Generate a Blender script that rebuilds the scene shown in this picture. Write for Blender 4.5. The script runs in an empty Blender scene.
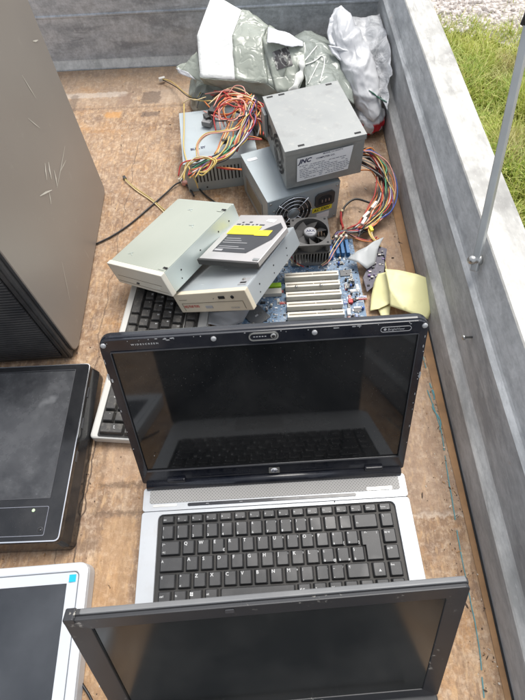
import bpy, bmesh, math, random
from mathutils import Vector, Matrix, Euler, noise
random.seed(7)
SC = bpy.context.scene
COL = SC.collection
pi = math.pi

# ------------------------------------------------------------------ camera
FPX, PITCH, ROLL, YAW, CH = 470.5, 1.0304, -.0789, .0584, .6726
def cam_axes():
    F = Vector((0, math.cos(PITCH), -math.sin(PITCH))); R = Vector((1, 0, 0)); U = Vector((0, math.sin(PITCH), math.cos(PITCH)))
    R2 = math.cos(ROLL)*R + math.sin(ROLL)*U
    U2 = -math.sin(ROLL)*R + math.cos(ROLL)*U
    Z = Matrix.Rotation(YAW, 3, 'Z')
    return Z @ R2, Z @ U2, Z @ F
CR, CU, CF = cam_axes()
cd = bpy.data.cameras.new('camera'); cam = bpy.data.objects.new('camera', cd); COL.objects.link(cam)
m = Matrix((CR, CU, -CF)).transposed().to_4x4(); m.translation = Vector((0, 0, CH)); cam.matrix_world = m
cd.sensor_fit = 'VERTICAL'; cd.sensor_height = 36; cd.lens = 36*FPX/700; cd.clip_start = .01; cd.clip_end = 500
SC.camera = cam

def at(u, v, z=None, Y=None, X=None):
    """point of the place seen in the photograph at (u, v), on the plane z / y / x given"""
    d = CF*FPX + CR*(u-262.5) + CU*(350-v)
    t = (z-CH)/d.z if z is not None else (Y/d.y if Y is not None else X/d.x)
    return Vector((0, 0, CH)) + d*t

# ------------------------------------------------------------------ materials
MATS = {}
def rgb(c): return (c[0], c[1], c[2], 1)
class NT:
    def __init__(s, name):
        s.m = bpy.data.materials.new(name); s.m.use_nodes = True; s.t = s.m.node_tree; s.n = s.t.nodes; s.l = s.t.links
        s.b = s.n['Principled BSDF']; MATS[name] = s.m
        s.tc = s.n.new('ShaderNodeTexCoord'); s.co = s.tc.outputs['Object']
    def link(s, a, b): s.l.new(a, b)
    def val(s, x, sock):
        if hasattr(x, 'is_output') or isinstance(x, bpy.types.NodeSocket): s.l.new(x, sock)
        elif isinstance(x, (tuple, list)) and len(x) == 3 and sock.type == 'RGBA': sock.default_value = rgb(x)
        else: sock.default_value = x
    def map(s, scale=(1, 1, 1), rot=(0, 0, 0), loc=(0, 0, 0), src=None):
        n = s.n.new('ShaderNodeMapping'); n.inputs['Scale'].default_value = scale; n.inputs['Rotation'].default_value = rot; n.inputs['Location'].default_value = loc
        s.l.new(src or s.co, n.inputs['Vector']); return n.outputs[0]
    def noise(s, scale, detail=4, rough=.55, co=None, dist=0):
        n = s.n.new('ShaderNodeTexNoise'); n.inputs['Scale'].default_value = scale; n.inputs['Detail'].default_value = detail
        n.inputs['Roughness'].default_value = rough; n.inputs['Distortion'].default_value = dist
        s.l.new(co or s.co, n.inputs['Vector']); return n.outputs['Fac']
    def voro(s, scale, co=None, feat='F1', out='Distance'):
        n = s.n.new('ShaderNodeTexVoronoi'); n.feature = feat; n.inputs['Scale'].default_value = scale
        s.l.new(co or s.co, n.inputs['Vector']); return n.outputs[out]
    def ramp(s, fac, lo, hi, a=0., b=1.):
        n = s.n.new('ShaderNodeMapRange'); n.clamp = True
        s.l.new(fac, n.inputs[0]); n.inputs[1].default_value = lo; n.inputs[2].default_value = hi; n.inputs[3].default_value = a; n.inputs[4].default_value = b
        return n.outputs[0]
    def math(s, op, a, b=0.):
        n = s.n.new('ShaderNodeMath'); n.operation = op; s.val(a, n.inputs[0]); s.val(b, n.inputs[1]); return n.outputs[0]
    def mix(s, fac, a, b, mode='MIX'):
        n = s.n.new('ShaderNodeMix'); n.data_type = 'RGBA'; n.blend_type = mode
        s.val(fac, n.inputs[0]); s.val(a, n.inputs[6]); s.val(b, n.inputs[7]); return n.outputs[2]
    def rect(s, x0, x1, y0, y1, soft=.003, rough=.010, ang=0):
        """soft rectangle mask in object xy"""
        src = s.co
        if ang: src = s.map(rot=(0, 0, ang))
        w = s.n.new('ShaderNodeSeparateXYZ'); s.l.new(src, w.inputs[0])
        nz = s.noise(120, 3)
        nn = s.math('MULTIPLY', s.math('SUBTRACT', nz, .5), rough*2)
        x = s.math('ADD', w.outputs[0], nn); y = s.math('ADD', w.outputs[1], nn)
        r = s.math('MULTIPLY', s.ramp(x, x0-soft, x0+soft), s.ramp(x, x1-soft, x1+soft, 1, 0))
        r2 = s.math('MULTIPLY', s.ramp(y, y0-soft, y0+soft), s.ramp(y, y1-soft, y1+soft, 1, 0))
        return s.math('MULTIPLY', r, r2)
    def out(s, col=None, rough=None, metal=None, bump=None, bs=.3, bd=.001, **kw):
        b = s.b
        if col is not None: s.val(col, b.inputs['Base Color'])
        if rough is not None: s.val(rough, b.inputs['Roughness'])
        if metal is not None: s.val(metal, b.inputs['Metallic'])
        for k, v in kw.items(): s.val(v, b.inputs[k.replace('_', ' ')])
        if bump is not None:
            n = s.n.new('ShaderNodeBump'); n.inputs['Strength'].default_value = bs; n.inputs['Distance'].default_value = bd
            s.l.new(bump, n.inputs['Height']); s.l.new(n.outputs[0], b.inputs['Normal'])
        return s.m

def simple(name, c, rough=.5, metal=0., var=.12, scale=60, dust=0., dustc=(.45, .42, .38), scratch=0., **kw):
    """worn paint/plastic/metal: mottling, dust film and scratches"""
    t = NT(name)
    n = t.noise(scale, 5)
    c2 = tuple(min(1, x*(1+var)) for x in c); c1 = tuple(x*(1-var) for x in c)
    col = t.mix(n, c1, c2)
    r = t.ramp(t.noise(scale*.6, 4), .3, .7, max(0.02, rough-.08), min(1, rough+.1))
    if dust:
        d = t.math('MULTIPLY', t.ramp(t.noise(9, 6, .65), .35, .75), dust)
        sp = t.math('MULTIPLY', t.ramp(t.voro(420), .0, .16, 1, 0), t.ramp(t.noise(35, 3), .5, .62))
        d = t.math('MAXIMUM', d, t.math('MULTIPLY', sp, min(1, dust*3.5)))
        col = t.mix(d, col, dustc); r = t.math('ADD', r, t.math('MULTIPLY', d, .5))
    if scratch:
        for a, sc in ((.5, 22), (1.9, 31), (-.6, 17)):
            s_ = t.noise(sc, 2, .4, co=t.map(scale=(1, .03, .03), rot=(0, 0, a)))
            k = t.math('MULTIPLY', t.ramp(t.math('ABSOLUTE', t.math('SUBTRACT', s_, .5)), 0, .004, 1, 0), t.ramp(t.noise(14, 2), .56, .66))
            col = t.mix(t.math('MULTIPLY', k, scratch), col, (.62, .6, .57))
    return t.out(col, r, metal, **kw)

M = {}
def mk():
    # bed floor: worn phenolic plywood
    t = NT('plywood')
    co = t.map(scale=(1, 1, 1))
    a = t.noise(7, 8, .68); b = t.noise(30, 6, .7); c = t.noise(150, 4, .7); g = t.noise(55, 4, .6, co=t.map(scale=(1, .16, 1)))
    col = t.mix(t.ramp(a, .38, .62), (.22, .125, .066), (.50, .315, .172))
    col = t.mix(t.ramp(b, .45, .66, 0, .6), col, (.56, .43, .31))
    col = t.mix(t.ramp(t.noise(5, 7, .75, co=t.map(loc=(9, 1, 0))), .50, .62, 0, .5), col, (.24, .16, .11))
    gr_ = t.noise(75, 5, .65, co=t.map(scale=(1, .10, 1))); col = t.mix(t.ramp(gr_, .52, .66, 0, .5), col, (.17, .10, .06)); col = t.mix(t.ramp(gr_, .34, .46, .35, 0), col, (.68, .52, .36))
    col = t.mix(t.ramp(g, .5, .75, 0, .35), col, (.20, .12, .07))
    col = t.mix(t.ramp(t.noise(12, 5, .6, co=t.map(loc=(3, 1, 0))), .54, .68, 0, .85), col, (.46, .235, .08))
    col = t.mix(t.ramp(t.noise(16, 6, .7, co=t.map(loc=(7, 4, 0))), .54, .68, 0, .75), col, (.19, .125, .09))
    col = t.mix(t.ramp(c, .40, .62, .0, .5), col, (.22, .135, .08)); col = t.mix(t.ramp(t.noise(90, 5, .75, co=t.map(loc=(2, 2, 2))), .5, .66, 0, .5), col, (.68, .54, .40))
    sp = t.math('MULTIPLY', t.ramp(t.voro(300), .0, .2, 1, 0), t.ramp(t.noise(50, 3), .5, .65))
    col = t.mix(t.math('MULTIPLY', sp, .5), col, (.62, .55, .46))
    sp = t.math('MULTIPLY', t.ramp(t.voro(160), .0, .17, 1, 0), t.ramp(t.noise(38, 3, co=t.map(loc=(5, 5, 5))), .5, .62))
    col = t.mix(t.math('MULTIPLY', sp, .75), col, (.09, .06, .045))
    for an_, ml, cc_ in ((.4, 3, (.62, .45, .28)), (1.7, 8, (.16, .095, .055)), (2.6, 13, (.62, .40, .20)), (1.0, 17, (.22, .14, .09))):
        fk = t.noise(170, 3, .55, co=t.map(scale=(1, .28, 1), rot=(0, 0, an_), loc=(ml, 0, 0)))
        col = t.mix(t.math('MULTIPLY', t.ramp(fk, .56, .62, 0, .38), t.ramp(t.noise(24, 3, co=t.map(loc=(ml, 2, 0))), .38, .56, .25, 1)), col, cc_)
    # greyer, cooler board at the very front and along the side
    col = t.mix(t.math('MULTIPLY', t.rect(-1, .3, 1.112, 1.4, .02, .01), .35), col, (.40, .31, .23))
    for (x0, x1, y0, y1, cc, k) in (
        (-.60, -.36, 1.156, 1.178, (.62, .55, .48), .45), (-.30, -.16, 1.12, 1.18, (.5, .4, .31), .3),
        (-.318, -.272, 1.122, 1.172, (.13, .09, .065), .7), (-.378, -.345, 1.118, 1.168, (.22, .14, .1), .5),
        (-.312, -.268, 1.068, 1.088, (.12, .08, .06), .72), (-.40, -.36, 1.068, 1.092, (.55, .27, .07), .65),
        (-.66, -.18, 1.106, 1.112, (.15, .1, .07), .5), (-.50, -.48, 1.10, 1.17, (.11, .08, .06), .5),
        (-.262, -.205, .186, .262, (.52, .36, .24), .35), (-.262, -.17, .181, .186, (.14, .085, .05), .8), (-.262, -.19, .141, .146, (.14, .085, .05), .75), (-.262, -.257, .141, .27, (.16, .1, .06), .6), (-.212, -.208, .0, .142, (.16, .1, .06), .6),
        (-.247, -.20, -.1, .139, (.50, .30, .14), .38), (-.40, -.25, .094, .11, (.16, .10, .06), .45),
        (.12, .256, .1325, .1362, (.62, .52, .42), .85), (.12, .256, .1362, .1385, (.14, .09, .06), .6),
        (.150, .256, .136, .34, (.36, .26, .19), .35), (.16, .24, .55, .95, (.33, .23, .16), .5)):
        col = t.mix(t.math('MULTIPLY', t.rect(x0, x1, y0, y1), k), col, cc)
    # a long wandering crack in the veneer on the left
    w = t.n.new('ShaderNodeSeparateXYZ'); t.link(t.co, w.inputs[0])
    wob = t.math('MULTIPLY', t.math('SUBTRACT', t.noise(14, 4, co=t.map(scale=(0, 1, 0))), .5), .035)
    for x0, k in ((-.278, .85), (-.304, .5)):
        dd = t.math('ABSOLUTE', t.math('SUBTRACT', t.math('ADD', w.outputs[0], wob), x0))
        lim = t.ramp(w.outputs[1], .28 if k > .6 else .95, .3 if k > .6 else 1.0, 1, 0)
        col = t.mix(t.math('MULTIPLY', t.math('MULTIPLY', t.ramp(dd, .0006, .0016, 1, 0), lim), k), col, (.07, .045, .03))
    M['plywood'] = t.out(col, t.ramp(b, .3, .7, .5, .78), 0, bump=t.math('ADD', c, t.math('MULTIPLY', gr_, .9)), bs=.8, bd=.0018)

    # galvanised sheet: dull zinc with grey smears
    def galv(name, base, dirt, amt, stretch, rough=.42, metal=.55, rust=.0):
        t = NT(name)
        a = t.noise(9, 6, .6); s_ = t.noise(26, 6, .65, co=t.map(scale=stretch)); v = t.noise(70, 4, .6, co=t.map(scale=stretch))
        col = t.mix(a, tuple(x*.86 for x in base), tuple(x*1.12 for x in base))
        col = t.mix(t.ramp(s_, .5, .7, 0, amt), col, dirt)
        col = t.mix(t.ramp(v, .55, .75, 0, amt*.6), col, dirt)
        col = t.mix(t.ramp(t.noise(18, 6, .7, co=t.map(loc=(2, 9, 4))), .6, .74, 0, .45), col, tuple(min(1, x*1.5) for x in base))
        sm = t.ramp(t.noise(11, 4, .5, co=t.map(scale=(.8, .8, 2.4), loc=(4, 0, 1)), dist=.25), .56, .68, 0, amt*.8)
        col = t.mix(sm, col, tuple(x*.5 for x in dirt))
        mt = t.noise(48, 6, .72, co=t.map(scale=(1, .45, 1), loc=(3, 3, 3)))
        col = t.mix(t.ramp(mt, .46, .64, 0, .5), col, tuple(x*1.05 for x in dirt)); col = t.mix(t.ramp(mt, .36, .46, .35, 0), col, tuple(min(1, x*1.25) for x in base))
        gr = t.noise(220, 5, .7, co=t.map(scale=(1, .3, 1)))
        col = t.mix(t.ramp(gr, .5, .7, 0, .35), col, tuple(x*.8 for x in dirt)); col = t.mix(t.ramp(gr, .32, .42, .3, 0), col, tuple(min(1, x*1.4) for x in base))
        for sc_, ang in ((24, .0), (33, .25)):
            s3 = t.noise(sc_, 2, .4, co=t.map(scale=(.05, .05, 1) if name == 'galvanised_front' else (1, .04, 1), rot=(ang*.2, 0, ang*.1)))
            col = t.mix(t.math('MULTIPLY', t.math('MULTIPLY', t.ramp(t.math('ABSOLUTE', t.math('SUBTRACT', s3, .5)), 0, .005, 1, 0), t.ramp(t.noise(15, 3), .48, .6)), .5), col, tuple(x*.5 for x in dirt))
        if rust: col = t.mix(t.ramp(t.noise(11, 5, .6, co=t.map(loc=(8, 2, 2))), .66, .76, 0, rust), col, (.32, .22, .15))
        return t.out(col, t.ramp(s_, .3, .7, rough-.1, rough+.2), metal, bump=s_, bs=.15, bd=.001)
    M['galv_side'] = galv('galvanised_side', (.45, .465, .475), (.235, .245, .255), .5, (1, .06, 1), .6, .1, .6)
    M['galv_ledge_lit'] = galv('galvanised_ledge_lit', (.60, .595, .57), (.33, .33, .32), .6, (1, .15, 1), .65, .0, .8)  # same sheet; the light on its up-facing slope is put into the colour
    M['galv_rim_lit'] = galv('galvanised_rim_lit', (.56, .55, .515), (.34, .335, .315), .8, (1, .25, 1), .6, .1, .5)  # same sheet lying flat on top, its stronger light painted into the colour
    M['galv_front'] = galv('galvanised_front', (.52, .55, .58), (.24, .255, .27), .65, (.3, 1, 1), .5, .3)
    M['zinc'] = simple('zinc_rod', (.42, .44, .44), .4, .6, .15, 40, .25)
    M['steel'] = simple('bright_steel', (.50, .50, .48), .38, 1., .1)
    t = NT('grey_psu_sheet')
    n = t.noise(22, 5, .6); bl = t.noise(34, 3, .5, co=t.map(loc=(4, 4, 1)))
    col = t.mix(n, (.25, .26, .255), (.33, .34, .33)); col = t.mix(t.ramp(bl, .56, .68, 0, .3), col, (.20, .20, .195)); col = t.mix(t.ramp(t.noise(90, 5, .7), .55, .75, 0, .4), col, (.45, .43, .39))
    M['psu'] = t.out(col, t.ramp(n, .3, .7, .38, .58), .35)
    M['psu_blue'] = simple('bluish_psu_sheet', (.36, .41, .43), .45, .4, .1, 25, .22, (.5, .5, .48), .1)
    M['hole'] = simple('dark_opening', (.012, .012, .013), .7)
    M['mint'] = simple('grey_green_cover', (.42, .455, .395), .5, .15, .05, 12, .15, (.6, .6, .55), .25)
    M['mint_side'] = simple('pale_zinc_side', (.54, .61, .58), .42, .35, .05, 14, .1, (.6, .6, .55), .2)
    M['bluezinc'] = simple('blue_grey_cover', (.48, .525, .55), .42, .4, .07, 16, .2, (.55, .52, .48), .3)
    M['beige'] = simple('beige_bezel', (.70, .63, .49), .5, 0, .07, 30, .12, (.5, .42, .3))
    M['beige_pale'] = simple('pale_bezel', (.70, .685, .60), .5, 0, .05, 30, .2, (.5, .46, .38))
    M['slim'] = simple('slim_drive_metal', (.62, .60, .59), .4, .6, .08, 30, .2, (.55, .5, .45), .2)
    M['blackplastic'] = simple('black_plastic', (.02, .02, .021), .45, 0, .2, 60, .12)
    M['greylabel'] = simple('dark_grey_label', (.05, .052, .058), .5, 0, .1)
    M['yellow'] = simple('yellow_label', (.85, .72, .04), .45, 0, .04)
    M['white'] = simple('white_label', (.78, .79, .80), .5, 0, .04, 60, .06)
    M['ink'] = simple('dark_ink', (.04, .045, .09), .6)
    M['lightink'] = simple('light_ink', (.42, .42, .43), .6)
    M['lightgrey'] = simple('faded_ink', (.22, .23, .27), .6)
    M['redink'] = simple('red_ink', (.55, .06, .05), .5)
    M['blueslot'] = simple('blue_socket', (.015, .12, .30), .4)
    t = NT('motherboard_blue')
    a = t.voro(430, feat='F1', out='Color'); sx = t.n.new('ShaderNodeSeparateXYZ'); t.link(a, sx.inputs[0])
    col = t.mix(t.noise(30, 4), (.06, .13, .24), (.13, .22, .34))
    col = t.mix(t.ramp(sx.outputs[0], .84, .87, 0, .7), col, (.45, .50, .53))
    col = t.mix(t.ramp(sx.outputs[1], .84, .88, 0, .8), col, (.02, .025, .03))
    w = t.n.new('ShaderNodeTexWave'); w.inputs['Scale'].default_value = 130; w.inputs['Distortion'].default_value = 3; w.inputs['Detail'].default_value = 1
    t.link(t.map(rot=(0, 0, .8)), w.inputs['Vector'])
    col = t.mix(t.ramp(w.outputs['Fac'], .75, .95, 0, .35), col, (.3, .42, .52))
    col = t.mix(t.ramp(t.noise(20, 5, .7), .5, .75, 0, .5), col, (.45, .46, .45))
    M['pcb'] = t.out(col, .45, 0, bump=sx.outputs[2], bs=.4, bd=.001)
    M['ivory'] = simple('ivory_slot', (.66, .63, .55), .45, 0, .06, 50, .2, (.45, .38, .28))
    M['slotcut'] = simple('slot_gap', (.20, .17, .12), .7)
    M['lime'] = simple('lime_slot', (.36, .62, .04), .4)
    M['fan'] = simple('fan_plastic', (.045, .045, .047), .45, 0, .2, 60, .35, (.3, .28, .25))
    M['alu'] = simple('dull_aluminium', (.30, .29, .28), .45, .7, .2, 60, .3)
    M['cardpcb'] = simple('dark_card', (.055, .05, .085), .5, 0, .5, 300, .25)
    M['chip'] = simple('grey_chip', (.10, .105, .11), .45, 0, .1)
    # laptops
    t = NT('silver_palmrest')
    n = t.noise(14, 5, .6); s_ = t.noise(500, 2)
    col = t.mix(n, (.44, .465, .49), (.53, .55, .57)); col = t.mix(t.ramp(t.noise(30, 5, .65), .5, .75, 0, .35), col, (.38, .36, .33))
    col = t.mix(t.ramp(t.voro(170), 0, .1, .45, 0), col, (.35, .32, .28))
    M['silver'] = t.out(col, t.ramp(s_, .3, .7, .34, .46), .25)
    t = NT('speaker_mesh')
    sep = t.n.new('ShaderNodeSeparateXYZ'); t.link(t.map(scale=(330, 330, 330), rot=(0, 0, .785)), sep.inputs[0])
    fx = t.math('ABSOLUTE', t.math('SUBTRACT', t.math('FRACT', sep.outputs[0]), .5)); fy = t.math('ABSOLUTE', t.math('SUBTRACT', t.math('FRACT', sep.outputs[1]), .5))
    rr = t.math('ADD', t.math('MULTIPLY', fx, fx), t.math('MULTIPLY', fy, fy))
    M['mesh'] = t.out(t.mix(t.ramp(rr, .03, .07), (.16, .16, .155), t.mix(t.noise(20), (.32, .315, .30), (.41, .40, .385))), .6, .0)
    M['piano'] = simple('glossy_navy_black', (.006, .008, .015), .12, 0, .2, 40, .12, (.3, .29, .28), .0, Specular_IOR_Level=.5)
    M['gloss_black'] = simple('glossy_black', (.010, .011, .013), .10, 0, .2, 40, .10, (.3, .29, .28), .0)
    t = NT('glossy_lcd')
    sp = t.math('MULTIPLY', t.ramp(t.voro(230), 0, .12, 1, 0), t.ramp(t.noise(11, 3, co=t.map(loc=(1, 2, 3))), .46, .62))
    sp2 = t.math('MULTIPLY', t.math('MULTIPLY', t.ramp(t.voro(190), 0, .07, 1, 0), t.ramp(t.noise(16, 3), .35, .6)), .55)
    film = t.ramp(t.noise(7, 7, .68, dist=.5), .35, .75, .006, .06)
    d = t.math('MAXIMUM', t.math('MAXIMUM', t.math('MULTIPLY', sp, .6), sp2), film)
    M['lcd'] = t.out(t.mix(d, (.006, .007, .008), (.42, .40, .37)), t.math('ADD', t.math('MULTIPLY', d, .5), .05), 0)
    t = NT('hazy_dusty_lcd')
    fl = t.math('ADD', t.math('MULTIPLY', t.ramp(t.noise(9, 7, .62, dist=.4), .30, .66), .13), .035)  # greyish sky haze painted into the screen colour, mixed with dust and smudges
    fl = t.math('ADD', fl, t.math('MULTIPLY', t.ramp(t.noise(38, 5, .7), .45, .7), .06))
    blot = t.ramp(t.noise(26, 3, .5), .64, .74, 0, .14)
    sp = t.math('MULTIPLY', t.ramp(t.voro(150), 0, .05, 1, 0), .5)
    d = t.math('MAXIMUM', t.math('ADD', fl, blot), sp)
    M['lcd_hazy_dusty'] = t.out(t.mix(d, (.012, .013, .016), (.42, .43, .44)), t.math('ADD', t.math('MULTIPLY', d, .9), .16), 0)
    t = NT('matte_lcd')
    d = t.math('MAXIMUM', t.math('MULTIPLY', t.ramp(t.noise(6, 6, .6), .4, .8), .10), t.math('MULTIPLY', t.ramp(t.voro(130), 0, .05, 1, 0), .4))
    M['lcd_matte'] = t.out(t.mix(d, (.010, .012, .012), (.35, .34, .31)), .15, 0)
    t = NT('panel_lcd')
    d = t.math('MAXIMUM', t.math('MULTIPLY', t.ramp(t.noise(6, 6, .6), .35, .8), .16), t.math('MULTIPLY', t.ramp(t.voro(110), 0, .05, 1, 0), .35))
    M['lcd_panel'] = t.out(t.mix(d, (.022, .026, .032), (.35, .37, .4)), .32, 0)
    M['blackpaint'] = simple('worn_black_bezel', (.030, .031, .034), .42, 0, .2, 50, .16, (.28, .27, .25), .25)
    t = NT('chipped_black_bezel')
    ch = t.math('MULTIPLY', t.ramp(t.noise(130, 4, .6), .60, .66), t.ramp(t.noise(16, 3), .5, .6))
    col = t.mix(t.noise(40), (.022, .023, .026), (.036, .037, .04)); col = t.mix(t.math('MULTIPLY', ch, .8), col, (.45, .43, .38))
    M['chipped'] = t.out(col, .42, 0)
    M['silverplastic'] = simple('silver_shell', (.42, .43, .44), .38, .3, .08, 30, .12)
    M['dullsilver'] = simple('dull_silver', (.15, .155, .16), .5, .1, .15, 40, .15)
    M['monbezel'] = simple('silver_monitor_bezel', (.60, .63, .66), .40, .15, .04, 20, .06)
    M['cyan'] = simple('cyan_sticker', (.0, .42, .60), .45)
    t = NT('key_black')
    n = t.noise(60, 3); wear = t.ramp(t.noise(24, 3, .5, co=t.map(loc=(1, 3, 0))), .5, .72, 0, 1)
    col = t.mix(n, (.024, .025, .027), (.044, .045, .047)); col = t.mix(t.math('MULTIPLY', wear, .25), col, (.16, .155, .15))
    col = t.mix(t.ramp(t.voro(420), 0, .13, .5, 0), col, (.32, .3, .27))
    M['key'] = t.out(col, t.ramp(wear, 0, 1, .42, .3), 0)
    t = NT('key_dusty')
    col = t.mix(t.noise(50, 4), (.03, .03, .03), (.065, .062, .058)); col = t.mix(t.ramp(t.noise(120, 4, .7), .5, .8, 0, .5), col, (.26, .24, .2))
    M['key2'] = t.out(col, .5, 0)
    M['legend'] = simple('key_legend', (.62, .63, .63), .5)
    M['keywell'] = simple('key_well', (.012, .012, .012), .6, 0, .2, 60, .15)
    M['kbsilver'] = simple('keyboard_shell', (.60, .60, .57), .45, .1, .05, 25, .2, (.42, .37, .30))
    M['chrome'] = simple('chrome_trim', (.75, .78, .82), .15, .9, .05)
    # tower
    t = NT('taupe_panel')
    n = t.noise(5, 4, .5); col = t.mix(n, (.255, .225, .195), (.305, .27, .235))
    for a, sc, lo in ((.1, 9, .66),):
        s_ = t.noise(sc, 2, .4, co=t.map(scale=(1, 1, .06), rot=(a, 0, 0)), dist=.2)
        k = t.math('MULTIPLY', t.ramp(t.math('ABSOLUTE', t.math('SUBTRACT', s_, .5)), 0, .005, 1, 0), t.ramp(t.noise(12, 2, co=t.map(loc=(a*9, 2, 5))), lo, lo+.05))
        col = t.mix(t.math('MULTIPLY', k, .35), col, (.62, .58, .5))
    col = t.mix(t.ramp(t.noise(30, 5, .7), .62, .8, 0, .35), col, (.46, .42, .36))
    M['taupe'] = t.out(col, .42, .15)
    M['scrape'] = simple('bare_scrape', (.62, .58, .50), .5, 0, .1)
    M['towerblack'] = simple('tower_black', (.035, .036, .038), .4, 0, .15, 50, .15)
    # plastics of bags
    def bag(name, c, tr, rough, bumpsc=16, bs=.7):
        t = NT(name)
        n = t.noise(bumpsc, 5, .6, dist=1.2); n2 = t.noise(bumpsc*3.5, 4, .6, dist=.8)
        col = t.mix(t.ramp(n, .3, .7), tuple(x*.94 for x in c), tuple(min(1, x*1.05) for x in c))
        r1 = t.math('ABSOLUTE', t.math('SUBTRACT', t.noise(bumpsc*1.5, 1, .4, dist=.6), .5)); r2 = t.math('ABSOLUTE', t.math('SUBTRACT', t.noise(bumpsc*4, 1.5, .4, dist=.5, co=t.map(loc=(3, 1, 2))), .5))
        hgt = t.math('ADD', t.math('MINIMUM', r1, .12), t.math('MULTIPLY', t.math('MINIMUM', r2, .1), .45))
        mm = t.out(col, rough, 0, bump=hgt, bs=bs, bd=.022)
        if tr:
            tb = t.n.new('ShaderNodeBsdfTranslucent'); t.link(col, tb.inputs[0]); mx = t.n.new('ShaderNodeMixShader'); mx.inputs[0].default_value = tr
            o = t.n['Material Output']; t.link(t.b.outputs[0], mx.inputs[1]); t.link(tb.outputs[0], mx.inputs[2]); t.link(mx.outputs[0], o.inputs[0])
        return mm
    M['bag_green'] = bag('grey_green_film', (.39, .42, .36), .15, .18, 11, .55)
    M['bag_grey'] = bag('grey_film', (.31, .34, .305), .15, .2, 11, .55)
    M['bag_print'] = bag('white_print', (.82, .83, .80), .1, .4, 14, .25)
    M['bag_white'] = bag('white_film', (.82, .83, .85), .25, .35, 16, .3)
    t = NT('printed_white_film')
    n = t.noise(15, 5, .6, dist=1); w_ = t.n.new('ShaderNodeSeparateXYZ'); t.link(t.co, w_.inputs[0])
    col = t.mix(t.ramp(n, .3, .7), (.58, .59, .61), (.74, .75, .76))
    red = t.math('MULTIPLY', t.ramp(w_.outputs[2], .034, .038, 1, 0), t.ramp(t.noise(42, 2, .5), .46, .48))
    col = t.mix(red, col, (.58, .03, .04))
    mm = t.out(col, .30, 0, bump=t.noise(40, 4, .6, co=t.map(scale=(1, .3, 1), rot=(0, 0, .35))), bs=.45, bd=.003)
    tb = t.n.new('ShaderNodeBsdfTranslucent'); t.link(col, tb.inputs[0]); mx = t.n.new('ShaderNodeMixShader'); mx.inputs[0].default_value = .2
    t.link(t.b.outputs[0], mx.inputs[1]); t.link(tb.outputs[0], mx.inputs[2]); t.link(mx.outputs[0], t.n['Material Output'].inputs[0])
    M['bag_printed'] = mm
    t = NT('clear_film')
    n = t.noise(22, 5, .6, dist=1.5)
    mm = t.out(t.mix(n, (.55, .56, .57), (.75, .76, .78)), .25, 0, bump=n, bs=.9, bd=.008)
    tr = t.n.new('ShaderNodeBsdfTransparent'); mx = t.n.new('ShaderNodeMixShader'); t.link(t.ramp(n, .35, .7, .5, .92), mx.inputs[0])
    t.link(tr.outputs[0], mx.inputs[1]); t.link(t.b.outputs[0], mx.inputs[2]); t.link(mx.outputs[0], t.n['Material Output'].inputs[0])
    M['film'] = mm
    M['redprint'] = bag('red_print', (.55, .03, .04), .1, .35)
    M['greenprint'] = simple('green_print', (.01, .10, .06), .4)
    t = NT('dark_print')
    n = t.ramp(t.math('ABSOLUTE', t.math('SUBTRACT', t.noise(75, 1, .4, dist=.6), .5)), .035, .06)
    M['markprint'] = t.out(t.mix(n, (.30, .30, .28), (.075, .07, .07)), .45, 0)
    M['string'] = simple('white_string', (.72, .73, .68), .5)
    t = NT('pale_yellow_sheet')
    col = t.mix(t.noise(10, 4), (.76, .72, .34), (.86, .82, .46))
    col = t.mix(t.ramp(t.noise(45, 4, .6), .6, .8, 0, .3), col, (.55, .47, .2))
    M['yellowsheet'] = t.out(col, .48, 0, bump=t.noise(30, 3, dist=1), bs=.3, bd=.002)
    for nme, c in dict(w_yellow=(.64, .47, .14), w_orange=(.62, .20, .05), w_red=(.46, .035, .03), w_black=(.015, .015, .016), w_white=(.70, .68, .62),
                       w_green=(.10, .40, .22), w_purple=(.18, .10, .28), w_blue=(.05, .12, .40), w_pink=(.72, .35, .28), w_pale=(.72, .58, .33), w_grey=(.22, .22, .22), w_gold=(.42, .33, .10)).items():
        M[nme] = simple(nme.replace('w_', 'wire_'), c, .42, 0, .08)
    M['ribbon'] = simple('ribbon_cable', (.46, .48, .48), .45, 0, .08)
    # outside
    t = NT('grass_blade')
    oi = t.noise(2.2, 4, .7); oj = t.noise(60, 2)
    col = t.mix(t.ramp(oi, .35, .65), (.24, .40, .05), (.58, .62, .13)); col = t.mix(t.ramp(oj, .42, .64), col, (.62, .58, .20))
    col = t.mix(t.ramp(t.noise(4, 4, co=t.map(loc=(5, 0, 0))), .56, .68, 0, .6), col, (.55, .45, .24))
    mm = t.out(col, .55, 0)
    tb = t.n.new('ShaderNodeBsdfTranslucent'); t.link(col, tb.inputs[0]); mx = t.n.new('ShaderNodeMixShader'); mx.inputs[0].default_value = .35
    t.link(t.b.outputs[0], mx.inputs[1]); t.link(tb.outputs[0], mx.inputs[2]); t.link(mx.outputs[0], t.n['Material Output'].inputs[0])
    M['grass'] = mm
    M['soil'] = simple('soil_and_thatch', (.15, .14, .05), .9, 0, .5, 30)
    t = NT('gravel_ground')
    v = t.voro(45, out='Color'); sx = t.n.new('ShaderNodeSeparateXYZ'); t.link(v, sx.inputs[0]); dist = t.voro(45)
    col = t.mix(sx.outputs[0], (.52, .46, .42), (.76, .71, .67)); col = t.mix(t.ramp(dist, .35, .7, 0, .6), col, (.22, .18, .14))
    M['gravel'] = t.out(col, .85, 0, bump=dist, bs=.8, bd=-.02)
    M['stone'] = simple('pale_stone', (.68, .62, .57), .85, 0, .3, 20)
    M['ledgreen'] = simple('pale_green_lens', (.55, .70, .45), .3)
    M['rubber'] = simple('black_rubber', (.02, .02, .02), .6)
    M['orangestrip'] = simple('bare_wood_edge', (.33, .185, .085), .7, 0, .6, 30)
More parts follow.
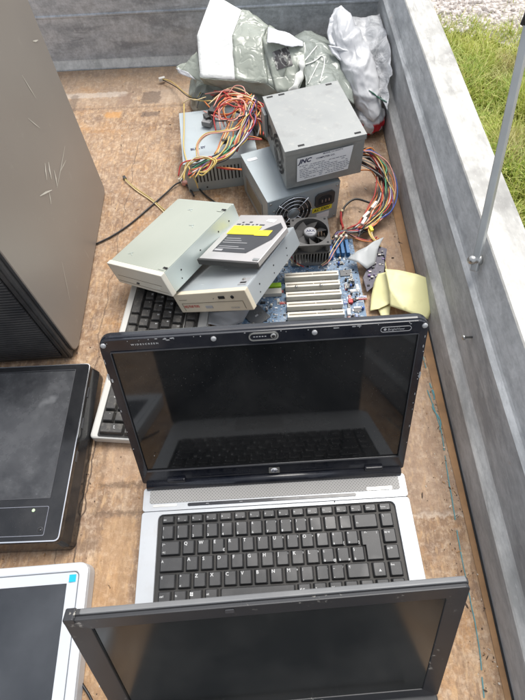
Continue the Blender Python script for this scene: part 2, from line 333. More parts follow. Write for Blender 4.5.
    M['grit_dark'] = simple('dark_grit', (.08, .055, .04), .9, 0, .4); M['grit_pale'] = simple('pale_grit', (.55, .50, .43), .9, 0, .3)
    M['chalk'] = simple('blue_green_chalk', (.10, .26, .28), .8, 0, .3, 90)
mk()

# ------------------------------------------------------------------ geometry helpers
class MB:
    def __init__(s): s.v = []; s.f = []; s.mi = []; s.sm = []; s.mats = []; s.T = Matrix.Identity(4)
    def mat(s, name):
        if name not in s.mats: s.mats.append(name)
        return s.mats.index(name)
    def add(s, vs, fs, m, smooth=False, T=None):
        k = len(s.v); TT = s.T @ T if T is not None else s.T
        s.v += [TT @ Vector(p) for p in vs]; i = s.mat(m)
        for f in fs: s.f.append([k+a for a in f]); s.mi.append(i); s.sm.append(smooth)
        return s
    def box(s, x0, x1, y0, y1, z0, z1, m, T=None):
        vs = [(x, y, z) for z in (z0, z1) for y in (y0, y1) for x in (x0, x1)]
        return s.add(vs, [(0, 2, 3, 1), (4, 5, 7, 6), (0, 1, 5, 4), (2, 6, 7, 3), (0, 4, 6, 2), (1, 3, 7, 5)], m, T=T)
    def bbox(s, x0, x1, y0, y1, z0, z1, m, b=.001, T=None, seg=2):
        bm = bmesh.new(); bmesh.ops.create_cube(bm, size=1)
        for v in bm.verts: v.co = Vector((x0+(v.co.x+.5)*(x1-x0), y0+(v.co.y+.5)*(y1-y0), z0+(v.co.z+.5)*(z1-z0)))
        bmesh.ops.bevel(bm, geom=bm.edges[:], offset=b, segments=seg, affect='EDGES', profile=.6)
        bm.verts.ensure_lookup_table()
        for i, v in enumerate(bm.verts): v.index = i
        s.add([v.co.copy() for v in bm.verts], [[v.index for v in f.verts] for f in bm.faces], m, T=T); bm.free(); return s
    def prism(s, poly, z0, z1, m, T=None, inset=0, smooth=False):
        """poly: list of (x,y) ccw; inset shrinks the top about the centroid in metres"""
        n = len(poly); cx = sum(p[0] for p in poly)/n; cy = sum(p[1] for p in poly)/n
        def sh(p):
            d = Vector((p[0]-cx, p[1]-cy)); L = d.length
            return (cx+d.x*(L-inset)/L, cy+d.y*(L-inset)/L) if L > 1e-9 else p
        vs = [(p[0], p[1], z0) for p in poly]+[(*sh(p), z1) for p in poly]
        fs = [list(range(n))[::-1], list(range(n, 2*n))]+[(i, (i+1) % n, n+(i+1) % n, n+i) for i in range(n)]
        return s.add(vs, fs, m, T=T)
    def ring(s, outer, inner, z0, z1, m, T=None, zi=None):
        """plate with a hole; outer and inner have the same number of points; zi = height of the inner rim top"""
        n = len(outer); zi = z1 if zi is None else zi
        vs = [(*p, z0) for p in outer]+[(*p, z0) for p in inner]+[(*p, z1) for p in outer]+[(*p, zi) for p in inner]
        fs = []
        for i in range(n):
            j = (i+1) % n
            fs += [(i, j, 2*n+j, 2*n+i), (n+j, n+i, 3*n+i, 3*n+j), (2*n+i, 2*n+j, 3*n+j, 3*n+i), (j, i, n+i, n+j)]
        return s.add(vs, fs, m, T=T)
    def tube(s, pts, r, m, n=6, sub=6, T=None, taper=None, closed=False, flat=1.):
        P = spline(pts, sub) if sub > 1 else [Vector(p) for p in pts]
        N = len(P); vs = []; fs = []
        up = Vector((0.12, .31, .94)).normalized(); prev = None
        for i, p in enumerate(P):
            t = (P[min(i+1, N-1)]-P[max(i-1, 0)])
            if t.length < 1e-9: t = Vector((0, 0, 1))
            t.normalize()
            a = prev if prev is not None else up
            a = (a-t*a.dot(t))
            if a.length < 1e-4: a = Vector((1, 0, 0)) - t*t.x
            a.normalize(); prev = a; b = t.cross(a)
            rr = r*(taper(i/(N-1)) if taper else 1)
            for k in range(n):
                an = 2*pi*k/n; vs.append(p+a*(math.cos(an)*rr*flat)+b*(math.sin(an)*rr))
        for i in range(N-1):
            for k in range(n):
                fs.append((i*n+k, i*n+(k+1) % n, (i+1)*n+(k+1) % n, (i+1)*n+k))
        fs += [list(range(n))[::-1], [(N-1)*n+k for k in range(n)]]
        return s.add(vs, fs, m, True, T)
    def lathe(s, prof, m, n=24, T=None, smooth=True):
        vs = []; fs = []
        for r, z in prof:
            for k in range(n): vs.append((r*math.cos(2*pi*k/n), r*math.sin(2*pi*k/n), z))
        for i in range(len(prof)-1):
            for k in range(n): fs.append((i*n+k, i*n+(k+1) % n, (i+1)*n+(k+1) % n, (i+1)*n+k))
        fs += [list(range(n))[::-1], [(len(prof)-1)*n+k for k in range(n)]]
        return s.add(vs, fs, m, smooth, T)
    def text(s, st, size, m, T, bold=0., shear=0., align='LEFT', sx=1.):
        key = (st, bold, shear, align)
        if key not in TXT:
            c = bpy.data.curves.new('t', 'FONT'); c.body = st; c.size = 1; c.offset = bold; c.shear = shear; c.resolution_u = 2; c.align_x = align
            o = bpy.data.objects.new('t', c); COL.objects.link(o); dg = bpy.context.evaluated_depsgraph_get(); dg.update()
            me = o.evaluated_get(dg).to_mesh()
            TXT[key] = ([v.co.copy() for v in me.vertices], [list(p.vertices) for p in me.polygons])
            o.evaluated_get(dg).to_mesh_clear(); bpy.data.objects.remove(o); bpy.data.curves.remove(c)
        vs, fs = TXT[key]
        return s.add([(v.x*size*sx, v.y*size, 0) for v in vs], fs, m, T=T)
    def build(s, name, parent=None, bevel=0, subsurf=0, smooth=False, loc=None):
        me = bpy.data.meshes.new(name)
        off = Vector(loc) if loc is not None else Vector()
        me.from_pydata([v-off for v in s.v], [], s.f); me.validate()
        for mm in s.mats: me.materials.append(M[mm])
        if len(me.polygons) == len(s.mi):
            me.polygons.foreach_set('material_index', s.mi); me.polygons.foreach_set('use_smooth', [bool(a or smooth) for a in s.sm])
        me.update()
        o = bpy.data.objects.new(name, me); COL.objects.link(o)
        if parent is not None: o.parent = parent
        if loc is not None: o.location = loc
        if bevel:
            b = o.modifiers.new('b', 'BEVEL'); b.width = bevel; b.segments = 2; b.limit_method = 'ANGLE'; b.angle_limit = .6
        if subsurf:
            b = o.modifiers.new('s', 'SUBSURF'); b.levels = b.render_levels = subsurf
        return o
TXT = {}
def spline(pts, sub):
    P = [Vector(p) for p in pts]
    if len(P) < 3: return P
    Q = [P[0]*2-P[1]]+P+[P[-1]*2-P[-2]]; out = []
    for i in range(1, len(Q)-2):
        p0, p1, p2, p3 = Q[i-1:i+3]
        for k in range(sub):
            t = k/sub
            out.append(.5*((2*p1)+(p2-p0)*t+(2*p0-5*p1+4*p2-p3)*t*t+(3*p1-p0-3*p2+p3)*t**3))
    out.append(P[-1]); return out
def rr(x0, x1, y0, y1, r, k=5):
    """rounded rectangle, ccw, 4*k points; r scalar or per corner (br, tr, tl, bl)"""
    if not isinstance(r, (tuple, list)): r = (r,)*4
    out = []
    for (cx, cy, a0, q) in ((x1-r[0], y0+r[0], -pi/2, r[0]), (x1-r[1], y1-r[1], 0, r[1]), (x0+r[2], y1-r[2], pi/2, r[2]), (x0+r[3], y0+r[3], pi, r[3])):
        for i in range(k):
            a = a0+pi/2*i/(k-1); out.append((cx+q*math.cos(a), cy+q*math.sin(a)))
    return out
def TR(x=0, y=0, z=0, rz=0, rx=0, ry=0): return Matrix.Translation((x, y, z)) @ Euler((rx, ry, rz)).to_matrix().to_4x4()
def thing(name, label, cat, loc=(0, 0, 0), rot=(0, 0, 0), group=None):
    o = bpy.data.objects.new(name, None); COL.objects.link(o); o.location = loc; o.rotation_euler = rot; o.empty_display_size = .05
    o['label'] = label; o['category'] = cat
    if group: o['group'] = group
    return o
def tag(o, label, cat, group=None):
    o['label'] = label; o['category'] = cat
    if group: o['group'] = group
    return o
def kind(o, k): o['kind'] = k; return o

# ------------------------------------------------------------------ ground outside
GZ = -.55
b = MB(); b.add([(-150, -150, GZ-.02), (150, -150, GZ-.02), (150, 150, GZ-.02), (-150, 150, GZ-.02)], [(0, 1, 2, 3)], 'soil')
kind(b.build('ground'), 'structure')
# gravel track beyond the grass, its edge runs (437,22) -> (525,38) in the photo
e0 = at(437, 22, GZ); e1 = at(525, 42, GZ); ed = (e1-e0).normalized(); en = Vector((-ed.y, ed.x, 0))
if en.y < 0: en = -en
b = MB(); N = 80; vs = []; fs = []
for i in range(N+1):
    s_ = -8+16*i/N; w = noise.noise(Vector((s_*3, 0, 0)))*.05
    p = e0+ed*s_+en*(w-.06); vs += [(p.x, p.y, GZ+.0), (p.x+en.x*.06, p.y+en.y*.06, GZ+.012), (p.x+en.x*9, p.y+en.y*9, GZ+.02)]
for i in range(N): fs += [(3*i, 3*i+3, 3*i+4, 3*i+1), (3*i+1, 3*i+4, 3*i+5, 3*i+2)]
b.add(vs, fs, 'gravel'); kind(b.build('gravel_track'), 'structure')
b = MB()
ico = bmesh.new(); bmesh.ops.create_icosphere(ico, subdivisions=1, radius=1); iv = [v.co.copy() for v in ico.verts]; jf = [[v.index for v in f.verts] for f in ico.faces]; ico.free()
for i in range(4200):
    s_ = random.uniform(-1.6, 1.6); d = abs(random.gauss(0, .7))-.10
    p = e0+ed*s_+en*d; r = random.choice((.004, .006, .008, .010, .016))*random.uniform(.7, 1.3)
    if d < 0 and random.random() < .7: continue
    q = Euler((random.random()*3, random.random()*3, random.random()*3)).to_matrix()
    sc = Vector((r*random.uniform(.7, 1.4), r*random.uniform(.7, 1.2), r*.6))
    b.add([Vector((p.x, p.y, GZ+.015))+Vector((v.x*sc.x, v.y*sc.y, v.z*sc.z))@q for v in iv], jf, 'stone')
kind(b.build('loose_stones'), 'stuff')
# grass
b = MB(); gv = []; gf = []
def blade(x, y, h, w, a, lean):
    k = len(gv); dx, dy = math.cos(a), math.sin(a); px, py = -dy*w/2, dx*w/2
    z = GZ-.02
    for t, ww in ((0, 1), (.45, .85), (.8, .5)):
        o = lean*t*t*h; zz = z+h*t*(1-.25*lean*t)
        gv.append((x+dx*o+px*ww, y+dy*o+py*ww, zz)); gv.append((x+dx*o-px*ww, y+dy*o-py*ww, zz))
    gv.append((x+dx*lean*h, y+dy*lean*h, z+h*(1-.3*lean)))
    gf.extend([(k, k+1, k+3, k+2), (k+2, k+3, k+5, k+4), (k+4, k+5, k+6)])
cnt = 0
while cnt < 52000:
    x = random.uniform(.30, 1.75); y = random.uniform(.3, 2.75)
    p = Vector((x, y, 0)); d = (p-Vector((e0.x, e0.y, 0))).dot(en)
    if d > .05 and random.random() > .03: continue
    if x > 1.25 + (y-1)*.5: continue
    cl = noise.noise(Vector((x*5, y*5, 0))); cl2 = noise.noise(Vector((x*14, y*14, 3)))
    if cl2 < -.25 and random.random() < .6: continue
    h = random.uniform(.035, .11)*(1+.7*cl)*(1.3 if cl2 > .2 else 1)
    if d > -.25: h *= .7
    blade(x, y, max(.015, h), random.uniform(.0022, .0062), random.gauss(2.6 if cl > 0 else .5, 1.6), random.uniform(.1, 1.15)); cnt += 1
b.add(gv, gf, 'grass'); kind(b.build('grass'), 'stuff')

# ------------------------------------------------------------------ trailer
tr = thing('trailer', 'open trailer with galvanised sheet sides and worn plywood bed, carrying all the scrap', 'trailer', (0, 0, 0))
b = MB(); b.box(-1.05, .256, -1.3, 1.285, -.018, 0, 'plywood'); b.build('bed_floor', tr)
b = MB(); b.add([(.2385, .775, .0014), (.2555, .775, .0014), (.2555, -1.2, .0014), (.2500, -1.2, .0014), (.2470, .1, .0014), (.2400, .45, .0014)], [(0, 5, 4, 3, 2, 1)], 'orangestrip'); b.box(.2545, .2568, -1.2, .45, .0006, .0026, 'hole'); o = b.build('edge_strip', tr); o['label'] = 'orange brown bare wood strip along the side wall'
# side wall profile extruded along y
def side_wall(prof, x_sign, y0, y1, name, mats):
    b = MB(); N = 40
    for j in range(len(prof)-1):
        (x0, z0), (x1, z1) = prof[j], prof[j+1]; vs = []; fs = []
        for i in range(N+1):
            y = y0+(y1-y0)*i/N
            dz = .0012*noise.noise(Vector((y*4, z0*20, 1)))
            for (x, z) in ((x0, z0), (x1, z1)):
                wob = .0016*noise.noise(Vector((y*5, z*25, 5)))
                vs.append(((x+wob)*x_sign if x_sign > 0 else -1.05-(x-.257), y, z))
        for i in range(N): fs.append((2*i, 2*i+2, 2*i+3, 2*i+1) if x_sign > 0 else (2*i+1, 2*i+3, 2*i+2, 2*i))
        b.add(vs, fs, mats[j], True)
    bm = bmesh.new()
    o = b.build(name, tr)
    return o
prof = [(.257, -.03), (.257, .054), (.2585, .0565), (.2670, .0655), (.2685, .068), (.268, .147), (.2665, .149), (.2685, .151), (.2722, .1545), (.2740, .1580), (.285, .198), (.2865, .2),
        (.337, .2), (.3385, .198), (.3385, .02), (.30, -.02), (.30, -.12)]
ms = ['galv_side', 'galv_ledge_lit', 'galv_ledge_lit', 'galv_ledge_lit', 'galv_side', 'galv_side', 'galv_side', 'galv_side', 'galv_side', 'galv_side', 'galv_rim_lit', 'galv_rim_lit', 'galv_rim_lit']+['galv_side']*3
o = side_wall(prof, 1, -1.3, 1.34, 'side_panel', ms)
o = side_wall(prof, -1, -1.3, 1.34, 'side_panel', ms)
# front wall
b = MB(); N = 60
fp = [(1.286, 0), (1.2865, .003), (1.2985, .0165), (1.300, .019), (1.300, .118), (1.298, .120), (1.298, .123), (1.301, .125), (1.302, .215), (1.303, .22), (1.36, .22), (1.36, -.1)]
for j in range(len(fp)-1):
    vs = []; fs = []
    for i in range(N+1):
        x = -1.06+1.40*i/N
        for (y, z) in (fp[j], fp[j+1]): vs.append((x, y+.002*noise.noise(Vector((x*4, z*15, 2))), z))
    for i in range(N): fs.append((2*i, 2*i+1, 2*i+3, 2*i+2))
    b.add(vs, fs, 'galv_rim_lit' if j in (1, 2) or j == 9 else 'galv_front', True)  # up-facing lip and top edge use the sheet with light painted in
b.build('front_panel', tr)
b = MB(); b.box(-1.05, .337, -1.34, -1.302, -.1, .2, 'galv_front'); b.build('tailgate', tr)
b = MB()
for y in (1.0, -.3): b.box(-1.0, .3, y-.03, y+.03, -.1, -.0185, 'galv_side')
b.build('chassis', tr)
for x in (-1.19, .47): pass
b = MB(); random.seed(77)
for k in range(1500):
    x = random.uniform(-.5, .25); y = random.uniform(-.12, 1.27) if random.random() < .7 else random.uniform(-.1, .5)
    if noise.noise(Vector((x*6, y*6, 2))) < -.12: continue
    if random.random() < .35: x = .25-abs(random.gauss(0, .02))
    r = random.choice((.0004, .0005, .0006, .0008, .0011))*random.uniform(.6, 1.2); a_ = random.random()*6; lw = random.choice((.8, 1, 1.3, 2, 4))
    P_ = [(r*lw, r*.2), (r*.4*lw, r*.8), (-r*lw*.7, r*.6), (-r*lw, -r*.1), (-r*.3*lw, -r*.7), (r*.7*lw, -r*.5)]
    b.prism(P_, 0, r*.8, random.choice(('grit_dark', 'grit_dark', 'grit_pale', 'orangestrip')), T=TR(x, y, .0006, a_))
o = b.build('grit'); kind(o, 'stuff'); tag(o, 'fine grit and splinters scattered over the plywood bed', 'grit')
# support rod with its bolt and upper joint
r0 = Vector((.2705, .424, .1850)); r1 = Vector((.2885, .573, .401)); rd = (r1-r0).normalized()
b = MB()
T = Matrix.Translation(r0) @ rd.to_track_quat('Z', 'Y').to_matrix().to_4x4() @ Matrix.Rotation(.9, 4, 'Z')
b.bbox(-.0048, .0048, -.0045, .0045, -.016, .40, 'zinc', .0012, T=T); rod = b.build('support_rod', tr)
b = MB(); T2 = TR(.2745, .424, .1835, 0, 0, -pi/2)
b.lathe([(.0075, -.012), (.0075, -.004), (.0062, -.004), (.0062, 0), (.0055, .003), (.003, .0052), (.0005, .006)], 'steel', 20, T=T2 @ Matrix.Translation((0, 0, .010)))
b.lathe([(.0062, -.016), (.0062, -.010)], 'steel', 6, T=T2 @ Matrix.Translation((0, 0, -.001)), smooth=False)
b.build('bolt', rod)
b = MB(); b.lathe([(.002, -.014), (.009, -.010), (.007, 0), (.0065, .010), (.004, .016)], 'rubber', 16, T=Matrix.Translation(r0+rd*.272) @ rd.to_track_quat('Z', 'Y').to_matrix().to_4x4()); b.build('joint', rod)
b = MB(); T3 = TR(.268, .343, .118, 0, 0, -pi/2)
b.lathe([(.0016, 0), (.0016, .010), (.0036, .0105), (.0036, .013), (.001, .0142)], 'steel', 12, T=T3); b.build('screw', tr)
# chalk lines on the bed
b = MB()
def ribbon(pts, w, m, z=.0011):
    P = spline([(p[0], p[1], z) for p in pts], 8); vs = []; fs = []
    for i, p in enumerate(P):
        t = (P[min(i+1, len(P)-1)]-P[max(0, i-1)]).normalized(); n_ = Vector((-t.y, t.x, 0))
        ww = w*(.6+.8*abs(noise.noise(p*90))); j = .0006*noise.noise(p*60)
        vs += [p+n_*(ww/2+j), p-n_*(ww/2-j)]
    for i in range(len(P)-1):
        if noise.noise(P[i]*170) > -.32: fs.append((2*i, 2*i+1, 2*i+3, 2*i+2))
    b.add(vs, fs, m)
ribbon([(.233, .321), (.2405, .26), (.2375, .20), (.234, .127), (.232, .077), (.231, -.011), (.224, -.067)], .0018, 'chalk')
ribbon([(.239, .333), (.241, .31), (.236, .29), (.243, .27), (.239, .255)], .0028, 'chalk', .0013)
ribbon([(.224, .56), (.2335, .50), (.236, .44), (.238, .36)], .0016, 'chalk')
o = b.build('chalk_line', tr)

# ------------------------------------------------------------------ computer tower (upper left)
tw = thing('computer_tower', 'taupe sided computer tower with black ribbed front, standing at the left edge', 'computer tower', (-.335, .403, .0), (0, 0, .046))
b = MB(); b.bbox(-.195, -.006, .012, .41, .004, .46, 'towerblack', .003); b.build('case', tw)
b = MB()
poly = rr(.0, .405, .003, .458, (.012, .012, .012, .022), 8)   # y,z outline of the side panel
vsA = [(-.0058, p[0], p[1]) for p in poly]; vsB = [(-.0012, p[0], p[1]) for p in poly]; c = (.2, .23)
vsC = [(.0, p[0]+(c[0]-p[0])*.006, p[1]+(c[1]-p[1])*.006) for p in poly]
n = len(poly); b.add(vsA+vsB, [(i, (i+1) % n, n+(i+1) % n, n+i) for i in range(n)], 'towerblack')
b.add(vsB+vsC, [(i, (i+1) % n, n+(i+1) % n, n+i) for i in range(n)]+[list(range(n, 2*n))], 'taupe'); b.build('side_panel', tw)
b = MB()
b.bbox(-.197, -.0062, -.006, .0115, .002, .46, 'towerblack', .004)
b.build('front_bezel', tw)
b = MB(); b.box(-.180, -.020, -.0075, -.006, .014, .43, 'hole')
k = 0
while .016+k*.0058 < .425:
    z = .016+k*.0058; b.box(-.180, -.020, -.0105, -.0074, z, z+.0036, 'towerblack'); k += 1
b.build('grille', tw)
b = MB(); b.bbox(-.0185, -.0125, -.0085, -.0058, .006, .45, 'blackplastic', .001); b.build('trim', tw)

b = MB(); twi = Matrix.Rotation(-.046, 4, 'Z') @ Matrix.Translation((.335, -.403, 0))
def on_side(u, v):
    o_ = twi @ Vector((0, 0, CH)); d_ = twi @ at(u, v, 0)-o_; t_ = (.0006-o_.x)/d_.x; return o_+d_*t_
for (u0, v0, u1, v1, w_) in ((45, 163, 47, 180, .0016), (48.5, 162, 51.5, 179, .0022), (54, 170, 57, 186, .0018), (57, 188, 65, 146, .0008), (60, 172, 66, 160, .0007), (40, 196, 52, 190, .0014), (49, 192, 51, 204, .0012), (22, 75, 36, 98, .0007), (33, 41, 38, 40, .0012), (28, 118, 40, 128, .0006), (62, 262, 70, 300, .0006)):
    a_, c_ = on_side(u0, v0), on_side(u1, v1); n_ = (c_-a_).cross(Vector((1, 0, 0)))*(1/max(1e-6, (c_-a_).cross(Vector((1, 0, 0))).length))*w_*1.1; q_ = a_.lerp(c_, .5)+n_*random.uniform(-1, 1)
    b = MB(); b.add([a_-n_*.3, a_+n_*.3, q_+n_, c_+n_*.3, c_-n_*.3, q_-n_], [(0, 1, 2, 3, 4, 5)], 'scrape'); b.build('scratch_mark', tw)

# ------------------------------------------------------------------ black flat monitor (left, face up)
mo = thing('flat_monitor', 'glossy black flat monitor lying face up, with a small round light on its lower panel', 'monitor', (-.2905, .3665, 0), (0, 0, .02), group='flat monitors lying face up')
x1, x0, y1, y0 = .004, -.36, -.003, -.270
b = MB()
zt = .045
o_ = rr(x0, x1+.002, y0, y1, .008, 4); i_ = rr(x0+.004, x1-.003, y0+.004, y1-.003, .006, 4); n = len(o_)
lv = [(o_, .0, .0), (o_, 0, .018), (i_, 0, .036), (i_, 0, zt-.0025)]
vs = [(p[0], p[1], z) for (P_, _, z) in lv for p in P_]; fs = [(a*n+i, a*n+(i+1) % n, (a+1)*n+(i+1) % n, (a+1)*n+i) for a in range(3) for i in range(n)]+[list(range(n))[::-1], list(range(3*n, 4*n))]
b.add(vs, fs, 'gloss_black'); b.build('housing', mo)
b = MB(); sx0, sx1, sy0, sy1 = x0+.03, -.0215, -.210, -.016
b.ring(rr(x0+.006, x1-.0045, y0+.006, y1-.0045, .005, 4), rr(sx0, sx1, sy0, sy1, .0008, 4), zt-.0025, zt, 'gloss_black', zi=zt-.0003); b.build('bezel', mo)
b = MB(); b.ring(rr(sx0-.0008, sx1+.0008, sy0-.0008, sy1+.0008, .0008, 4), rr(sx0, sx1, sy0, sy1, .0008, 4), zt-.0015, zt+.0003, 'greylabel'); b.build('screen_edge', mo)
b = MB(); b.add([(sx0, sy0, zt-.0012), (sx1, sy0, zt-.0012), (sx1, sy1, zt-.0012), (sx0, sy1, zt-.0012)], [(0, 1, 2, 3)], 'lcd_hazy_dusty'); b.build('screen', mo)
b = MB()
b.ring(rr(x0+.0045, x1-.003, y0+.0045, y1-.003, .006, 4), rr(x0+.006, x1-.0043, y0+.006, y1-.0043, .005, 4), zt-.0005, zt+.0008, 'chrome'); b.build('trim', mo)
b = MB()
b.ring(rr(x0+.05, -.020, -.258, -.221, .002, 4), rr(x0+.0505, -.0206, -.2574, -.2216, .0018, 4), zt, zt+.0003, 'lightgrey'); b.build('control_outline', mo)
b = MB(); b.lathe([(.0022, 0), (.0022, .0006), (.001, .001)], 'ledgreen', 16, T=TR(-.040, -.226, zt)); b.build('indicator_light', mo)
b = MB(); b.lathe([(.0042, 0), (.0042, .0004)], 'greylabel', 18, T=TR(-.026, -.251, zt)); b.lathe([(.0030, 0), (.0030, .0006)], 'gloss_black', 18, T=TR(-.026, -.251, zt)); b.build('button', mo)
b = MB()
for q in (-.06, -.11, -.16): b.box(.0005, .0018, q, q+.016, .030, .038, 'greylabel')
b.build('side_button', mo)

# ------------------------------------------------------------------ silver monitor (bottom left, face up)
sm = thing('flat_monitor', 'silver framed flat monitor with a small cyan sticker in its corner, lying face up', 'monitor', (-.2475, .0795, 0), (0, 0, .06), group='flat monitors lying face up')
x0, x1, y0, y1 = -.36, 0., -.33, 0.
b = MB(); b.prism(rr(x0, x1, y0, y1, .012, 6), 0.0, .021, 'monbezel'); b.build('housing', sm, bevel=.002)
b = MB()
inn = rr(x0+.011, x1-.0115, y0+.01, y1-.0105, .006, 6)
b.ring(rr(x0, x1, y0, y1, .012, 6), inn, .0212, .0262, 'monbezel'); b.build('outer_frame', sm, bevel=.0018)
b = MB(); i2 = rr(x0+.030, x1-.0265, y0+.03, y1-.0235, .0006, 6)
b.ring(rr(x0+.0118, x1-.0123, y0+.0108, y1-.0113, .0055, 6), i2, .0215, .0255, 'monbezel', zi=.0235); b.build('bezel', sm)
b = MB(); b.add([(x0+.029, y0+.029, .0231), (x1-.0255, y0+.029, .0231), (x1-.0255, y1-.0225, .0231), (x0+.029, y1-.0225, .0231)], [(0, 1, 2, 3)], 'lcd_panel'); b.build('screen', sm)
b = MB(); b.box(-.0235, -.0150, -.0225, -.0140, .0247, .0257, 'cyan'); b.build('sticker', sm)

# ------------------------------------------------------------------ keys
def key(x0, x1, y0, y1, z, mat, legends=(), h=.0035, ins=.0016, txt='legend', gx=.0011, poly=None):
    b = MB()
    if poly is None: P_ = rr(x0+gx, x1-gx, y0+.0008, y1-.0008, .0010, 3)
    else: P_ = poly
    n = len(P_); cx = (x0+x1)/2; cy = (y0+y1)/2
    def sh(p, dx, dy0, dy1):
        X = p[0]-math.copysign(min(dx, abs(p[0]-cx)), p[0]-cx); Y = p[1]-(dy1 if p[1] > cy else -dy0)
        return X, Y
    if poly is None:
        t1 = [sh(p, ins, ins*.9, ins*.35) for p in P_]; t2 = [sh(p, ins+.0007, ins*.9+.0006, ins*.35+.0006) for p in P_]
    else:
        t1 = [(p[0]+(cx-p[0])*.1, p[1]+(cy-p[1])*.07) for p in P_]; t2 = [(p[0]+(cx-p[0])*.15, p[1]+(cy-p[1])*.11) for p in P_]
    vs = [(*p, z) for p in P_]+[(*p, z+h*.88) for p in t1]+[(*p, z+h) for p in t2]+[(cx, cy, z+h-.0004)]
    fs = [(a*n+i, a*n+(i+1) % n, (a+1)*n+(i+1) % n, (a+1)*n+i) for a in range(2) for i in range(n)]
    vs = vs[:-1]; fs += [list(range(2*n, 3*n))]
    b.add(vs, fs, mat)
    for (s_, fx, fy, sz) in legends:
        w_ = x1-x0
        b.text(s_, sz, txt, TR(x0+gx+ins+.0010+fx*(w_-.0075), y0+.0028+fy*(y1-y0-.0075), z+h+.00022), bold=.015)
    return b

# ------------------------------------------------------------------ silver and black laptop
lt = thing('laptop', 'open laptop with silver keyboard deck, black keys and glossy navy black screen frame', 'laptop', (-.0094, .181, 0), (0, 0, .040), group='laptops lying open in the trailer')
W = .178; ZT = .030
b = MB()
b.prism(rr(-W, W, -.236, -.004, (.02, .004, .004, .02), 5), .006, ZT-.006, 'blackpaint')
b.build('base', lt, bevel=.002)
b = MB()
# deck: ring around the keyboard well, plus rear speaker strip slightly raised
kx0, kx1, ky0, ky1 = -.1555, .1575, -.1535, -.0405
b.ring(rr(-W, W, -.236, -.036, (.02, .004, .004, .02), 5), rr(kx0, kx1, ky0, ky1, (.002, .007, .007, .002), 5), ZT-.0058, ZT, 'silver')
b.build('palm_rest', lt, bevel=.0012)
b = MB(); b.prism(rr(-W+.001, W-.001, -.0358, -.005, .004, 4), ZT-.0058, ZT+.0016, 'silver'); 
b.prism(rr(-W+.010, W-.010, -.0262, -.0075, .003, 4), ZT+.0016, ZT+.0021, 'mesh'); sp_ = b.build('speaker_strip', lt, bevel=.0007)
b = MB(); b.prism(rr(-.1165, .1085, -.0318, -.0278, .0019, 5), ZT+.0017, ZT+.0026, 'piano')
for x in (-.09, -.045, 0, .03, .06): b.box(x-.002, x+.002, -.0302, -.0296, ZT+.0026, ZT+.0028, 'lightink')
b.build('media_bar', lt)
b = MB(); b.prism(rr(.1235, .1575, -.0255, -.0215, .0012, 4), ZT+.0021, ZT+.0025, 'steel'); b.build('button_bar', lt); b = MB(); b.prism(rr(-.163, -.131, -.031, -.0275, .0012, 4), ZT+.0017, ZT+.0021, 'steel'); b.build('button_bar', lt)
b = MB(); b.lathe([(.0009, 0), (.0009, .0003)], 'hole', 8, T=TR(.079, -.0372, ZT)); b.build('microphone_hole', lt)
b = MB(); b.box(kx0-.001, kx1+.001, ky0-.001, ky1+.001, ZT-.0045, ZT-.0035, 'keywell'); kb = b.build('keyboard', lt)
kz = ZT-.0034
U_ = .01905
def addkey(x0, x1, y0, y1, leg=(), poly=None): key(x0, x1, y0, y1, kz, 'key', leg, h=.0046, poly=poly).build('key', kb)
rows = [(-.0535, -.0418), (-.0735, -.0540), (-.0927, -.0735), (-.1120, -.0927), (-.1312, -.1120), (-.1505, -.1312)]
# function row
fn = ['esc']+['f%d' % i for i in range(1, 13)]+['ins', 'canc', 'home']
w_ = (.1530+.1515)/16
for i, s_ in enumerate(fn): addkey(-.1515+i*w_, -.1515+(i+1)*w_, *rows[0], leg=[(s_, 0, .6, .0028), ('-', .75, 0, .004)] if i else [(s_, 0, .5, .003)])
nums = [('|', '\\'), ('!', '1'), ('"', '2'), ('\u00a3', '3'), ('$', '4'), ('%', '5'), ('&', '6'), ('/', '7'), ('(', '8'), (')', '9'), ('=', '0'), ('?', "'"), ('^', '\u00ec')]
w_ = (.0990+.1515)/13
for i, (a, c_) in enumerate(nums): addkey(-.1515+i*w_, -.1515+(i+1)*w_, *rows[1], leg=[(a, 0, .95, .0038), (c_, 0, .0, .0042)]+([(str(i), 1.0, .95, .0028)] if 7 <= i <= 9 else []))
addkey(.0990, .1325, *rows[1], leg=[('\u2190', 0, .3, .004)]); addkey(.1335, .1530, *rows[1], leg=[('\\', .1, .9, .0045)])
addkey(-.1515, -.1235, *rows[2], leg=[('|\u2190', 0, .9, .0036), ('\u2192|', 0, .1, .0036)])
for i, c_ in enumerate('QWERTYUIOP\u00e8+'):
    lg = [(c_, 0, .85, .0056)]
    if c_ == 'E': lg.append(('\u20ac', 1., .0, .0046))
    if c_ in 'UIO': lg.append((str('UIO'.index(c_)+4), 1.05, .95, .0028))
    if c_ == '\u00e8': lg = [('\u00e9', 0, .95, .0042), ('\u00e8', 0, 0, .0042), ('[', 1.1, 0, .004)]
    if c_ == '+': lg = [('*', 0, .9, .0045), ('+', 0, 0, .0045), (']', 1.1, 0, .004)]
    addkey(-.1235+i*U_, -.1235+(i+1)*U_, *rows[2], leg=lg)
ex = -.1235+12*U_
addkey(-.1515, -.1185, *rows[3], leg=[('A', 0, .8, .0042)])
